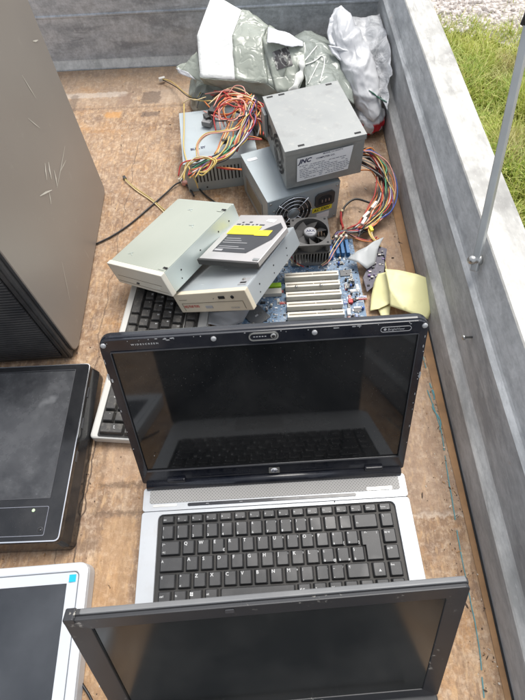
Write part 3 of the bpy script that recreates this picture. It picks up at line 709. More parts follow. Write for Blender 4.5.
for i, c_ in enumerate('ASDFGHJKL\u00f2\u00e0\u00f9'):
    lg = [(c_, 0, .85, .0056)]
    if c_ in 'JKL': lg.append((str('JKL'.index(c_)+1), 1.05, .95, .0028))
    if i == 9: lg = [('\u00e7', 0, .95, .004), ('\u00f2', 0, 0, .0045), ('@', 1., 0, .0038)]
    if i == 10: lg = [('\u00b0', 0, .95, .004), ('\u00e0', 0, 0, .0045), ('#', 1., 0, .0038)]
    if i == 11: lg = [('\u00a7', 0, .95, .004), ('\u00f9', 0, 0, .0045)]
    addkey(-.1185+i*U_, -.1185+(i+1)*U_, *rows[3], leg=lg)
e2 = -.1185+12*U_+.0006
P_ = [(e2, rows[3][0]+.0008), (.1320, rows[3][0]+.0008), (.1320, rows[2][1]-.0008), (ex+.001, rows[2][1]-.0008), (ex+.001, rows[2][0]+.0006), (e2, rows[2][0]+.0006)]
bk = key(ex, .1325, rows[3][0], rows[2][1], kz, 'key', [('\u2190', .1, .95, .005), ('J', .9, .97, .003)], h=.0046, poly=P_); bk.build('key', kb)
for r_, s_ in ((2, 'pg up'), (3, 'pg dn')): addkey(.1335, .1535, *rows[r_], leg=[(s_, 0, .9, .0032)])
addkey(-.1515, -.1275, *rows[4], leg=[('\u2191', 0, .85, .0045)])
for i, c_ in enumerate('<ZXCVBNM,.-'):
    lg = [(c_, 0, .85, .0056)]
    if c_ == '<': lg = [('>', 0, .95, .004), ('<', 0, 0, .004)]
    if c_ == 'M': lg.append(('0', 1.05, .95, .0028))
    if c_ == ',': lg = [(';', 0, .95, .0045), (',', 0, 0, .0045)]
    if c_ == '.': lg = [(':', 0, .95, .0045), ('.', 0, 0, .0045), ('.', 1.05, .95, .003)]
    if c_ == '-': lg = [('_', 0, .95, .0045), ('-', 0, 0, .0045), ('/', 1.05, .95, .003)]
    addkey(-.1275+i*U_, -.1275+(i+1)*U_, *rows[4], leg=lg)
e3 = -.1275+11*U_
addkey(e3, .1130, *rows[4], leg=[('\u2191', 0, .85, .0045)]); addkey(.1140, .1335, *rows[4], leg=[('\u25b2', .4, .4, .0036)]); addkey(.1345, .1540, *rows[4], leg=[('fine', 0, .9, .0032)])
for i, s_ in enumerate(('ctrl', 'fn', '\u229e', 'alt')):
    addkey(-.1515+i*.0192, -.1515+(i+1)*.0192, *rows[5], leg=[] if i == 2 else [(s_, 0, .75, .0034)])
addkey(-.0747, .0200, *rows[5])
for i, s_ in enumerate(('alt gr', '\u2261', 'ctrl')): addkey(.020+i*.0192, .020+(i+1)*.0192, *rows[5], leg=[(s_, 0, .75, .003)])
for i in range(4): addkey(.0776+i*.0191, .0776+(i+1)*.0191, *rows[5], leg=[(('<', 'v', '>', '>')[i], .3, .5, .004)])
b = MB()
for q in range(4):
    dx = (q % 2)*.0021; dy = (q//2)*.0022
    b.add([(-.1105+dx, -.1385+dy-.0004*(q % 2), kz+.0049), (-.1088+dx, -.1389+dy, kz+.0049), (-.1086+dx, -.1371+dy, kz+.0049), (-.1103+dx, -.1367+dy-.0003*(q % 2), kz+.0049)], [(0, 1, 2, 3)], 'legend')
b.build('window_mark', kb)
b = MB(); b.prism(rr(-.062, .022, -.222, -.172, .003, 4), ZT-.001, ZT+.0006, 'silverplastic'); b.build('touchpad', lt)
# lid: local lid plane X right, Y up the lid, Z out of the screen towards the keyboard
LT = Matrix.Translation((0, 0, .030)) @ Matrix.Rotation(pi/2-.40, 4, 'X')
b = MB(); b.T = LT
LW0, LW1, LH = -.1790, .1775, .2455
b.prism(rr(LW0, LW1, .004, LH, (.003, .013, .013, .003), 6), -.0125, -.001, 'piano')
lid = b.build('lid', lt, bevel=.003)
b = MB(); b.T = LT
b.ring(rr(LW0+.0015, LW1-.0015, .006, LH-.0015, (.003, .012, .012, .003), 6), rr(-.1672, .1665, .0300, .2268, .001, 6), -.001, .0026, 'piano', zi=.0012); b.build('bezel', lid, bevel=.0008)
b = MB(); b.T = LT
b.add([(-.169, .028, .0002), (.169, .028, .0002), (.169, .229, .0002), (-.169, .229, .0002)], [(0, 1, 2, 3)], 'lcd'); b.build('screen', lid)
b = MB(); b.T = LT
b.ring(rr(-.1678, .1671, .0294, .2274, .001, 6), rr(-.1671, .1664, .0301, .2267, .001, 6), .0008, .0029, 'greylabel'); b.build('screen_edge', lid)
for x, y in ((-.1725, .2375), (-.054, .2378), (.054, .2377), (.1715, .2375)):
    b = MB(); b.T = LT; b.lathe([(.0030, .002), (.0030, .0036), (.0016, .0042)], 'silverplastic', 14, T=TR(x, y, 0)); b.build('rubber_foot', lid)
b = MB(); b.T = LT
b.ring(rr(-.0165, .0155, .2320, .2424, .0050, 7), rr(-.0150, .0140, .2336, .2408, .0034, 7), .0024, .0040, 'steel')
b.prism(rr(-.0150, .0140, .2336, .2408, .0034, 7), .0024, .0032, 'piano')
b.lathe([(.0032, 0), (.0032, .0009), (.0022, .0012)], 'steel', 16, T=TR(.0100, .2372, .0032)); b.lathe([(.0018, 0), (.0018, .0005)], 'hole', 12, T=TR(.0100, .2372, .0044))
for k in range(5): b.box(-.0115+k*.0030, -.0097+k*.0030, .2366, .2378, .0032, .0035, 'lightink')
b.build('webcam', lid)
b = MB(); b.T = LT
b.text('W I D E S C R E E N', .0030, 'legend', TR(-.1430, .2358, .0030), bold=.01, sx=1.15); b.build('lettering', lid)
b = MB(); b.T = LT
b.ring(rr(.1245, .1575, .2322, .2388, .003, 5), rr(.1250, .1570, .2327, .2383, .0026, 5), .0026, .0031, 'lightink')
b.text('\u25cf BrightView', .0042, 'lightink', TR(.1275, .2342, .0030), sx=.95); b.build('badge', lid)
b = MB(); b.T = LT
for x, y, w_, h_ in ((-.1785, .190, .0022, .009), (-.1755, .1865, .002, .005), (.1745, .165, .002, .009), (-.152, .06, .001, .002)): b.prism(rr(x, x+w_, y, y+h_, .0008, 3), .0026, .0030, 'silverplastic')
random.seed(31)
for k in range(46):
    e_ = random.random()
    if e_ < .6: x, y = random.uniform(-.172, .170), LH-.0028-abs(random.gauss(0, .0012))
    elif e_ < .8: x, y = -.1765+abs(random.gauss(0, .0012)), random.uniform(.05, .235)
    else: x, y = .1748-abs(random.gauss(0, .0012)), random.uniform(.05, .235)
    r_ = random.uniform(.0003, .0008); q_ = random.random()*3; l_ = random.choice((1, 1, 2, 3.5))
    P_ = [(x+r_*(l_ if e_ < .6 else 1)*math.cos(a+q_), y+r_*(1 if e_ < .6 else l_)*math.sin(a+q_)) for a in (0, 1.1, 2.0, 3.3, 4.4, 5.3)]
    b.prism(P_, .0026, .0029, 'silverplastic')
b.build('worn_spot', lid)
# hinge cover with emblem
b = MB(); b.T = LT
for x in (-.131, .1355): b.bbox(x-.0125, x+.0125, .0045, .0150, -.008, .0062, 'piano', .0022)
b.build('hinge', lt)
b = MB()
b.tube([(-.172, -.001, .033), (.172, -.001, .033)], .0074, 'piano', 14, 1); b.build('hinge_bar', lt)
b = MB(); b.T = LT
b.prism(rr(-.0055, .0090, .0135, .0245, .0008, 3), .0026, .0034, 'steel')
b.lathe([(.0046, 0), (.0046, .0002)], 'white', 20, T=TR(.0018, .019, .0034)); b.text('hp', .0080, 'ink', TR(-.0020, .0166, .0038), bold=.01, shear=.25); b.build('emblem', lid)

# ------------------------------------------------------------------ dark laptop at the bottom edge
A_ = at(62, 618, .216); B_ = at(471, 583, .216); Xf = (B_-A_).normalized(); LF = (B_-A_).length; yf = math.atan2(Xf.y, Xf.x); tf = .455
TFm = Matrix.Translation(A_) @ Matrix.Rotation(yf, 4, 'Z') @ Matrix.Rotation(pi/2-tf, 4, 'X')
FH = .213
base = TFm @ Vector((0, -FH, 0))
dl = thing('laptop', 'black laptop with chipped matte screen frame, only its raised lid showing at the bottom', 'laptop', (base.x, base.y, 0), (0, 0, yf), group='laptops lying open in the trailer')
TL_ = (Matrix.Translation((base.x, base.y, 0)) @ Matrix.Rotation(yf, 4, 'Z')).inverted() @ TFm
b = MB(); b.T = TL_
b.prism(rr(0, LF, -FH, 0, (.002, .004, .004, .002), 4), -.0075, -.0016, 'blackpaint'); l2 = b.build('lid', dl, bevel=.0015)
b = MB(); b.T = TL_; b.bbox(.014, LF-.0025, -.003, .0006, -.0070, -.0018, 'dullsilver', .0012); o = b.build('edge_trim', l2)
b = MB(); b.T = TL_
b.ring(rr(.0008, LF-.0008, -FH, -.0012, (.002, .004, .004, .002), 4), rr(.0205, LF-.0185, -FH+.012, -.0205, .0008, 4), -.0014, .0026, 'chipped', zi=.0006); b.build('bezel', l2, bevel=.0008)
b = MB(); b.T = TL_; b.add([(.020, -FH+.011, -.0004), (LF-.018, -FH+.011, -.0004), (LF-.018, -.0200, -.0004), (.020, -.0200, -.0004)], [(0, 1, 2, 3)], 'lcd_matte'); b.build('screen', l2)
b = MB(); b.T = TL_; b.box(.0203, .0212, -FH+.012, -.024, .0006, .0012, 'hole'); b.build('screen_gap', l2)
b = MB(); b.T = TL_; b.prism(rr(.1395, .1475, -.009, -.004, .001, 3), .0026, .0034, 'greylabel'); b.build('latch', l2)
b = MB(); b.T = TL_; b.prism(rr(.0012, .0110, -.0062, .0016, .0018, 4), -.0074, .0034, 'chipped'); o = b.build('broken_corner', l2, bevel=.0008); o['label'] = 'chipped worn corner of the lid'
hz = (TL_ @ Vector((0, -FH, 0))).z
b = MB(); b.prism(rr(0, LF, -.245, .002, .006, 4), .004, hz-.004, 'blackpaint'); bs = b.build('base', dl, bevel=.002)
b = MB(); b.prism(rr(.03, LF-.03, -.125, -.02, .002, 3), hz-.0045, hz-.001, 'key'); b.build('keyboard', dl)

# ------------------------------------------------------------------ separate keyboard under the drives
kb2 = thing('keyboard', 'separate dusty keyboard with silver shell, partly under the laptop lid and the drives', 'keyboard', (-.2808, .2481, 0), (0, 0, -.0853))
b = MB(); b.prism(rr(0, .150, 0, .400, .006, 4), .003, .0205, 'kbsilver'); b.build('shell', kb2, bevel=.003)
b = MB()
b.prism(rr(.0118, .1085, .003, .393, .003, 4), .0206, .0214, 'keywell'); b.prism(rr(.1095, .1325, .105, .30, .003, 4), .0206, .0213, 'keywell'); wl = b.build('key_tray', kb2)
def k2(r, c, w=1, h=1, leg=None):
    """r: row from the front (0) to back, c: column in units from the right end; keyboard local x = depth, y = from right end"""
    u = .0187; x0 = .0140+r*u; y0 = .0055+c*u
    b = MB(); P_ = rr(x0+.0005, x0+u*h-.0005, y0+.0005, y0+u*w-.0005, .0012, 3); n = len(P_); cx = x0+u*h/2; cy = y0+u*w/2
    def s2(p, q): return (p[0]-math.copysign(q, p[0]-cx), p[1]-math.copysign(q, p[1]-cy))
    vs = [(*p, .0214) for p in P_]+[(*s2(p, .0018), .0282) for p in P_]+[(*s2(p, .0026), .0288) for p in P_]
    fs = [(a*n+i, a*n+(i+1) % n, (a+1)*n+(i+1) % n, (a+1)*n+i) for a in range(2) for i in range(n)]+[list(range(2*n, 3*n))]
    b.add(vs, fs, 'key2')
    if leg: b.text(leg, .0055, 'legend', TR(cx+.002, cy+.004, .0290, rz=-pi/2), bold=.02)
    b.build('key', wl)
k2(0, 0, 1, 2, '\u21b5'); k2(2, 0, 1, 2, '+'); k2(4, 0, 1, 1, '-')
k2(0, 1, 1, 1, '.'); k2(0, 2, 2, 1, '0')
for r in (1, 2, 3):
    for c in (0, 1, 2): k2(r, 1+c, leg=str((3-c)+(r-1)*3))
for c, s_ in enumerate('*/#'): k2(4, 1+c, leg=s_)
for c in (0, 1, 2): k2(0, 4.3+c, leg='>v<'[c]); k2(3, 4.3+c); k2(4, 4.3+c)
k2(1, 5.3, leg='^')
for r in range(5):
    if r == 0:
        for c, w_ in ((7.6, 1.5), (9.1, 1.2), (10.3, 1.2)): k2(0, c, w_)
        k2(0, 11.5, 5.5)
    else:
        off = (0, 2.5, 2.2, 1.5, 2.)[r]; k2(r, 7.6, off)
        c = 7.6+off; L_ = {1: '-.,MNBVCXZ', 2: '\u00e0\u00f2LKJHGFDS', 3: '+\u00e8POIUYTRE', 4: "\u00ec'098765432"}[r]
        i = 0
        while c < 18.6 and i < len(L_): k2(r, c, leg=L_[i]); c += 1; i += 1
for c in (5.9, 8.0, 9.0, 10.0, 11.0): k2(5.2, c, leg='')
b = MB(); b.prism(rr(.136, .1475, .01, .39, .002, 3), .0206, .0216, 'kbsilver'); b.build('edge_trim', kb2)

# ------------------------------------------------------------------ optical drives
def drive(t, D, top, side, face, marks):
    """body with folded sheet cover; local x width, y depth (front at y=0), z height"""
    w, d, h = D
    b = MB()
    b.box(.0008, w-.0008, .006, d, 0, h-.0012, side)
    body = b.build('body', t, bevel=.0008)
    b = MB(); b.box(.0006, w-.0008, .0062, d-.003, h-.0010, h, top); b.build('cover', t, bevel=.0006)
    b = MB(); b.bbox(-.001, w+.001, -.004, .0058, -.0008, h+.0009, face, .0014); bz = b.build('bezel', t)
    b = MB()
    for y in (.035, .085, .135, .165):
        if y < d-.015: b.lathe([(.0014, 0), (.0014, .0004)], 'hole', 10, T=TR(w-.0007, y, h*.55, 0, 0, pi/2)); b.lathe([(.0011, 0), (.0011, .0004)], 'hole', 10, T=TR(w-.0007, y-.006, h*.25, 0, 0, pi/2))
    b.build('screw_hole', t)
    return bz
DA = (.142, .190, .042)
da = thing('optical_drive', 'large grey green topped disc drive with plain pale bezel, propped slanting on the keyboard', 'disc drive', (-.2723, .5379, .0292), tuple(math.radians(a) for a in (-1.2, -20.1, -33.9)), group='disc drives piled on the keyboard')
drive(da, DA, 'mint', 'mint_side', 'beige_pale', None)
b = MB()
b.prism(rr(.004, .138, -.0046, -.0040, .0001, 2), .006, .0062, 'slotcut')
b.box(.012, .130, -.0045, -.0039, .0190, .0194, 'slotcut'); b.bbox(.060, .066, -.0062, -.004, .010, .0125, 'greylabel', .0004); b.bbox(.108, .122, -.0058, -.004, .010, .0125, 'beige_pale', .0004); b.build('tray_front', da)
for (x, y) in ((.128, .014), (.128, .168)):
    b = MB(); b.prism(rr(x-.006, x+.010, y-.005, y+.006, .004, 4), .042, .0428, 'mint'); b.box(x+.004, x+.0135, y-.0018, y+.0022, .0428, .0432, 'hole'); b.build('clip_slot', da)
for (x, y, a) in ((.03, .03, .5), (.10, .12, .2), (.06, .16, .3)):
    b = MB(); b.box(-.005, .005, -.0006, .0006, .0421, .0427, 'mint_side', T=TR(x, y, 0, a)); b.box(-.0045, .0045, -.0006, .0006, .0421, .0427, 'mint_side', T=TR(x+.004, y-.002, 0, a-1.0)); b.build('stamped_mark', da)
DB = (.147, .178, .035)
db = thing('optical_drive', 'beige fronted CD drive with red lettering, slanting beside the motherboard', 'disc drive', (-.1535, .4641, .0330), tuple(math.radians(a) for a in (-11.8, -27.0, -21.1)), group='disc drives piled on the keyboard')
drive(db, DB, 'bluezinc', 'bluezinc', 'beige', None)
b = MB()
FT = TR(0, -.0042, 0, 0, pi/2)
b.box(.010, .136, -.0047, -.0040, .0175, .0180, 'slotcut'); b.box(.010, .0105, -.0046, -.0040, .003, .0175, 'slotcut'); b.box(.1355, .136, -.0046, -.0040, .003, .0175, 'slotcut')
b.box(.008, .025, -.0046, -.004, .0245, .0250, 'slotcut'); b.build('tray_front', db)
b = MB(); b.text('HQ TUS TUG', .0062, 'redink', FT @ TR(.012, .0095, .0006), bold=.03, sx=.9); b.build('lettering', db)
b = MB(); b.text('CD-ROM', .0042, 'lightink', FT @ TR(.108, .0045, .0006), bold=.02); b.bbox(.058, .072, -.0052, -.004, .0065, .0115, 'lightink', .0003); b.build('tray_marking', db)
b = MB(); b.bbox(.093, .105, -.0056, -.004, .0235, .0285, 'hole', .0008); b.build('headphone_jack', db)
b = MB(); b.lathe([(.0028, 0), (.0028, .0012)], 'hole', 14, T=TR(.120, -.004, .0255, 0, pi/2)); b.lathe([(.0006, 0), (.0006, .001)], 'hole', 8, T=TR(.082, -.004, .0245, 0, pi/2)); b.build('button', db)
b = MB(); b.bbox(.125, .141, .012, .030, .0351, .0356, 'silverplastic', .0002)
b.box(.128, .139, .016, .019, .0357, .0361, 'hole'); b.lathe([(.0025, 0), (.0025, .001)], 'alu', 12, T=TR(.130, .026, .0356)); b.build('clip_slot', db)
b = MB(); b.box(.045, .052, .020, .0206, .0351, .0354, 'white'); b.box(.07, .076, .06, .0606, .0351, .0354, 'white'); b.build('stamped_mark', db)
# slim laptop drive lying on it
sd = thing('slim_optical_drive', 'slim laptop disc drive with yellow and dark grey label, lying on the beige drive', 'disc drive', (0, 0, 0), tuple(math.radians(a) for a in (-8.0, -20.5, -27.0)), group='disc drives piled on the keyboard')
sl0 = at(201, 262.5, .0885); sd.location = sl0
SW, SD, SH = .117, .132, .0090
b = MB(); P_ = [(0, 0), (SW, 0), (SW, SD*.72), (SW-.030, SD), (0, SD)]
b.prism(P_, 0, SH, 'slim'); b.build('body', sd, bevel=.0008)
b = MB(); b.bbox(-.001, SW+.001, -.005, -.0002, -.0005, SH+.0003, 'blackplastic', .001); b.build('bezel', sd)
b = MB(); b.add([(.014, .020, SH+.0004), (.082, .020, SH+.0004), (.108, .060, SH+.0004), (.110, .094, SH+.0004), (.098, .108, SH+.0004), (.072, .082, SH+.0004), (.014, .078, SH+.0004)], [list(range(7))], 'greylabel')
for k, (y, w_) in enumerate(((.030, .055), (.035, .04), (.046, .05), (.052, .035), (.058, .03))): b.box(.018, .018+w_, y, y+.0012, SH+.0005, SH+.0006, 'lightink')
b.box(.016, .032, .0225, .0275, SH+.0005, SH+.0007, 'lightink'); b.build('label', sd)
b = MB(); b.box(.010, .068, .070, .096, SH+.0008, SH+.0011, 'yellow'); b.box(.0684, .096, .068, .084, SH+.0008, SH+.0011, 'yellow')
for y in (.072, .076, .080, .084): b.box(.016, .060, y, y+.0005, SH+.0011, SH+.0012, 'ink')
b.build('warning_label', sd)
b = MB(); b.add([(.066, .112, SH+.0004), (.084, .108, SH+.0004), (.086, .117, SH+.0004), (.068, .119, SH+.0004)], [(0, 1, 2, 3)], 'white')
b.build('sticker', sd)
b = MB()
for x, y, w_ in ((.012, .100, .008), (.024, .098, .003), (.030, .100, .009), (.045, .099, .003), (.052, .100, .004), (.060, .099, .010), (.02, .106, .004), (.035, .107, .006)): b.box(x, x+w_, y, y+.0030, SH+.0001, SH+.0004, 'greylabel')
b.build('print', sd)
b = MB(); b.bbox(SW-.012, SW-.001, .003, .008, SH, SH+.0012, 'steel', .0004); b.build('clip', sd)

# ------------------------------------------------------------------ power supplies
def vents(b, x0, x1, n, z0, z1, y, m='hole', th=.0005):
    for i in range(n):
        x = x0+(x1-x0)*i/(n-1); b.box(x-.0014, x+.0014, y-th, y+.0003, z0, z1, m)
def grille(T, m='steel', R_=.036):
    b = MB(); b.T = T
    b.lathe([(R_, -.010), (R_, .0002)], 'hole', 32)
    b2 = MB(); b2.T = T
    for r in (R_*.34, R_*.56, R_*.78, R_*.99):
        pts = [(r*math.cos(2*pi*i/28), r*math.sin(2*pi*i/28), .0022) for i in range(29)]; b2.tube(pts, .0010, m, 5, 1)
    for a in (.785, 2.356, 3.927, 5.498): b2.tube([(R_*.3*math.cos(a), R_*.3*math.sin(a), .0030), (R_*1.12*math.cos(a), R_*1.12*math.sin(a), .0030)], .0011, m, 5, 1)
    b2.lathe([(R_*.33, .0012), (R_*.33, .0020)], 'psu_blue', 24)
    b3 = MB(); b3.T = T
    for k in range(7):
        a = 2*pi*k/7
        b3.add([(.010*math.cos(a), .010*math.sin(a), .0006), (R_*.93*math.cos(a+.12), R_*.93*math.sin(a+.12), .0006), (R_*.93*math.cos(a+.62), R_*.93*math.sin(a+.62), .0010), (.010*math.cos(a+.6), .010*math.sin(a+.6), .0010)], [(0, 1, 2, 3)], 'fan')
    return b, b2, b3
# lower one
pb = thing('power_supply', 'power supply with round fan grille and yellow AC sticker, underneath another one', 'power supply', (-.0089, .6591, 0), (0, 0, .354), group='computer power supplies in a heap')
w, d, h = .144, .145, .0855
b = MB(); b.box(.0015, w-.0015, .0015, d, 0, h-.0015, 'psu_blue'); b.build('case', pb, bevel=.001)
b = MB(); b.box(0, w, .0012, d+.0005, h-.0012, h, 'psu_blue'); b.box(0, .0012, .0012, d, .030, h-.0012, 'psu_blue'); b.box(w-.0012, w, .0012, d, .030, h-.0012, 'psu_blue'); b.build('cover', pb)
b = MB(); b.box(.0003, w-.0003, -.0003, .0012, .0005, h-.0004, 'psu_blue')
for x, z in ((.006, .006), (.138, .006), (.006, .078), (.138, .078), (.012, .06)): b.lathe([(.0025, 0), (.0022, .0012)], 'steel', 10, T=TR(x, -.0003, z, 0, pi/2))
b.build('face_plate', pb)
g1, g2, g3 = grille(TR(.050, -.0006, .043, 0, pi/2), 'chrome', .037); gg = g1.build('fan_opening', pb); g2.build('fan_grille', gg); g3.build('fan', gg)
b = MB(); P_ = [(.0945, .044), (.098, .040), (.130, .040), (.1335, .044), (.1335, .066), (.128, .071), (.100, .071), (.0945, .066)]
b.prism([(p[0], p[1]) for p in P_], 0, .0035, 'blackplastic', T=TR(0, -.0003, 0, 0, pi/2))
b.prism([(.101, .047), (.127, .047), (.127, .060), (.121, .065), (.107, .065), (.101, .060)], .0035, .0045, 'hole', T=TR(0, -.0003, 0, 0, pi/2))
for x in (.107, .114, .121): b.box(x-.0008, x+.0008, -.0062, -.0046, .052, .058, 'steel')
b.build('power_socket', pb)
b = MB(); FT = TR(0, -.0006, 0, 0, pi/2)
b.box(.090, .131, -.0009, -.0004, .0265, .0375, 'yellow', T=None); b.text('AC 230V', .0088, 'hole', FT @ TR(.0925, .0287, .0005), bold=.03, shear=.2); b.build('voltage_sticker', pb)
b = MB(); b.box(.100, .126, -.0009, -.0004, .0065, .0215, 'white'); b.build('sticker', pb)
b = MB(); b.box(-.0012, -.0002, .030, .120, .016, .056, 'alu'); b.box(-.0016, -.0011, .036, .114, .022, .050, 'slotcut'); b.build('side_label', pb)
b = MB(); b.prism(rr(.006, .026, .118, .126, .002, 3), h, h+.0006, 'white'); b.build('small_tag', pb)
# upper one with the printed label
pt = thing('power_supply', 'grey computer power supply with white JNC label, on top of the stack', 'power supply', (.0253, .6829, .0915), tuple(math.radians(a) for a in (1.4, -2.1, 12.9)), group='computer power supplies in a heap')
w, d, h = .1417, .158, .0806
b = MB(); b.box(.001, w-.001, .0012, d-.001, 0, h-.0016, 'psu'); b.build('case', pt, bevel=.001)
b = MB(); b.box(-.0004, w+.0004, -.0008, d, h-.0014, h, 'psu'); b.box(-.0004, w+.0004, -.0008, .0008, h-.010, h-.0014, 'psu'); b.build('cover', pt, bevel=.0006)
b = MB()
for x, y, a in ((.012, .152, 0), (.034, .152, 0), (.123, .152, 0), (.030, .007, 0), (.128, .007, 0)): b.box(x-.0055, x+.0055, y-.0022, y+.0016, h+.0002, h+.0005, 'hole')
b.build('vent_slot', pt)
b = MB(); FT = TR(0, .0004, 0, 0, pi/2)
lz0, lz1 = .018, .066
b.add([(.020, -.0010, lz0-.005), (.114, -.0010, lz0-.001), (.120, -.0010, lz1-.001), (.021, -.0010, lz1-.004)], [(0, 1, 2, 3)], 'white')
LB = FT @ TR(0, 0, .0018, .03)
b.text('JNC', .0115, 'ink', LB @ TR(.025, .0500, 0), bold=.04, shear=.35, sx=1.05)
b.text('MODEL: LC-250ATX', .0040, 'ink', LB @ TR(.068, .0580, 0), bold=.01); b.text('COMPUTER CO.', .0046, 'ink', LB @ TR(.056, .0510, 0), bold=.02)
random.seed(3)
for k in range(8):
    z = .0435-k*.0038; x = .026
    while x < .112:
        L_ = random.uniform(.002, .007)
        if random.random() < .82: b.add([(x, z, 0), (x+L_, z, 0), (x+L_, z+.0013, 0), (x, z+.0013, 0)], [(0, 1, 2, 3)], 'lightgrey', T=LB)
        x += L_+.0013
b.build('label', pt)
# fan side: two round openings in the left face
b = MB()
for yc, r_ in ((.052, .033),):
    pass
for (yc, zc, r_) in ((.048, .040, .034), (.104, .044, .014)):
    for ri, ro in (((.36, .5), (.6, .74), (.84, 1.0)) if r_ > .02 else ((.5, .95),)):
        for a0 in range(4):
            a1 = a0*pi/2+.14; vs = []; N = 8
            for i in range(N+1):
                a = a1+(pi/2-.28)*i/N
                vs += [(-.0006, yc+r_*ro*math.cos(a), zc+r_*ro*math.sin(a)), (-.0006, yc+r_*ri*math.cos(a), zc+r_*ri*math.sin(a))]
            b.add(vs, [(2*i, 2*i+1, 2*i+3, 2*i+2) for i in range(N)], 'hole')
b.build('fan_opening', pt)
b = MB(); b.bbox(-.006, -.0005, .125, .150, .020, .066, 'psu', .001); b.build('bracket', pt)
# left one under the tangle of wires
pl = thing('power_supply', 'power supply with a row of vent slots, lying under a tangle of coloured wires', 'power supply', (-.1745, .7931, 0), (0, 0, .129), group='computer power supplies in a heap')
w, d, h = .150, .172, .0700
b = MB(); b.box(.001, w-.001, .001, d, 0, h-.0012, 'psu_blue'); b.build('case', pl, bevel=.001)
b = MB(); b.box(0, w, -.0004, d, h-.0012, h, 'psu_blue'); b.build('cover', pl, bevel=.0005)
b = MB(); vents(b, .022, .138, 17, .022, .055, .0010, th=.0003); b.build('vent_slot', pl)
for x, z in ((.04, .008), (.12, .012)):
    b = MB(); b.lathe([(.0018, 0), (.0018, .0004)], 'hole', 8, T=TR(x, .0009, z, 0, pi/2)); b.build('screw_hole', pl)
b = MB(); b.text('BLKL 2Y', .0085, 'ink', TR(.018, .040, h+.0004, .1), bold=.05); b.build('lettering', pl)

# ------------------------------------------------------------------ wires
def wire(parent, pts, m, r=.0011, name='wire', n=5):
    b = MB(); inv = parent.matrix_basis.inverted() if parent is not None else Matrix.Identity(4)
    b.tube([inv @ Vector(p) for p in pts], r, m, n, 6)
    return b.build(name, parent)
def connector(parent, p, rz, m='white', s=(.006, .010, .004), rx=0, name='connector'):
    b = MB(); inv = parent.matrix_basis.inverted()
    b.bbox(-s[0], s[0], -s[1], s[1], -s[2], s[2], m, .0008, T=inv @ TR(p[0], p[1], p[2], rz, rx)); return b.build(name, parent)
bpy.context.view_layer.update()
def PX(lst): return [at(u, v, z) for u, v, z in lst]
def bundle(parent, path, cols, spread=.004, r=.0011, seed=1, name='wire'):
    random.seed(seed)
    for k, c in enumerate(cols):
        off = [Vector((random.gauss(0, spread), random.gauss(0, spread), abs(random.gauss(0, spread*.6)))) for _ in path]
        base = Vector((random.gauss(0, spread), random.gauss(0, spread), 0))
        P_ = [at(u, v, z)+off[i]*1.05+base for i, (u, v, z) in enumerate(path)]
        wire(parent, P_, c, r, name)
# cascade of wires over the left supply
main = [(190, 176, .078), (205, 166, .084), (228, 156, .092), (243, 140, .098), (248, 122, .104), (244, 106, .108), (252, 98, .106)]
bundle(pl, main, ['w_yellow', 'w_orange', 'w_black', 'w_green', 'w_purple', 'w_yellow', 'w_red', 'w_black', 'w_orange', 'w_white', 'w_black'], .0042, .0013, 2)
loop1 = [(183, 180, .074), (188, 165, .088), (202, 158, .094), (216, 162, .092), (207, 171, .082), (196, 172, .078), (192, 178, .074)]
bundle(pl, loop1, ['w_yellow', 'w_pale', 'w_red', 'w_yellow'], .0028, .0013, 3)
arc1 = [(199, 160, .075), (198, 145, .090), (206, 134, .100), (222, 131, .104), (236, 128, .102), (244, 118, .098)]
bundle(pl, arc1, ['w_pale', 'w_pink', 'w_yellow'], .002, .0012, 4)
arc2 = [(226, 124, .09), (222, 110, .105), (228, 101, .112), (238, 104, .112), (243, 115, .106), (236, 122, .098)]
bundle(pl, arc2, ['w_orange', 'w_pink', 'w_red', 'w_pale'], .003, .0014, 5)
diag = [(216, 155, .078), (224, 138, .088), (232, 120, .098), (239, 100, .104)]
bundle(pl, diag, ['w_black', 'w_yellow', 'w_orange', 'w_pale', 'w_orange'], .0026, .0013, 6)
top = [(212, 98, .085), (222, 96, .100), (236, 99, .108), (250, 104, .104), (262, 112, .092)]
bundle(pl, top, ['w_red', 'w_orange', 'w_red', 'w_pink', 'w_red', 'w_orange', 'w_red', 'w_black', 'w_pale'], .0058, .0014, 8)
bundle(pl, [(216, 108, .095), (226, 94, .106), (243, 93, .110), (256, 104, .100), (261, 116, .088)], ['w_red', 'w_pink', 'w_orange', 'w_red', 'w_pale'], .0045, .0013, 18)
bundle(pl, [(246, 134, .10), (254, 120, .10), (262, 110, .092)], ['w_yellow', 'w_pale'], .003, .0013, 9)
bundle(pl, [(238, 140, .092), (250, 138, .090), (262, 139, .085)], ['w_orange', 'w_red', 'w_black'], .002, .0014, 10)
bundle(pl, [(218, 168, .074), (230, 169, .076), (242, 170, .070)], ['w_red', 'w_orange'], .001, .0015, 11)
bundle(pl, [(233, 150, .085), (240, 136, .096), (246, 122, .108), (249, 110, .114), (256, 100, .104)], ['w_black', 'w_red', 'w_orange', 'w_purple', 'w_yellow', 'w_white', 'w_black'], .0045, .0014, 31)
bundle(pl, [(206, 108, .082), (216, 116, .094), (230, 118, .106), (246, 112, .108), (260, 120, .090)], ['w_red', 'w_orange', 'w_black', 'w_red', 'w_pink'], .0050, .0014, 32)
bundle(pl, [(222, 128, .090), (219, 112, .104), (226, 102, .116), (240, 100, .118), (249, 108, .112), (247, 122, .102), (236, 130, .094)], ['w_red', 'w_orange', 'w_pink'], .0050, .0014, 33)
bundle(pl, [(196, 170, .076), (210, 163, .086), (226, 150, .094), (234, 138, .100)], ['w_black', 'w_yellow', 'w_grey', 'w_green', 'w_yellow'], .0040, .0014, 34)
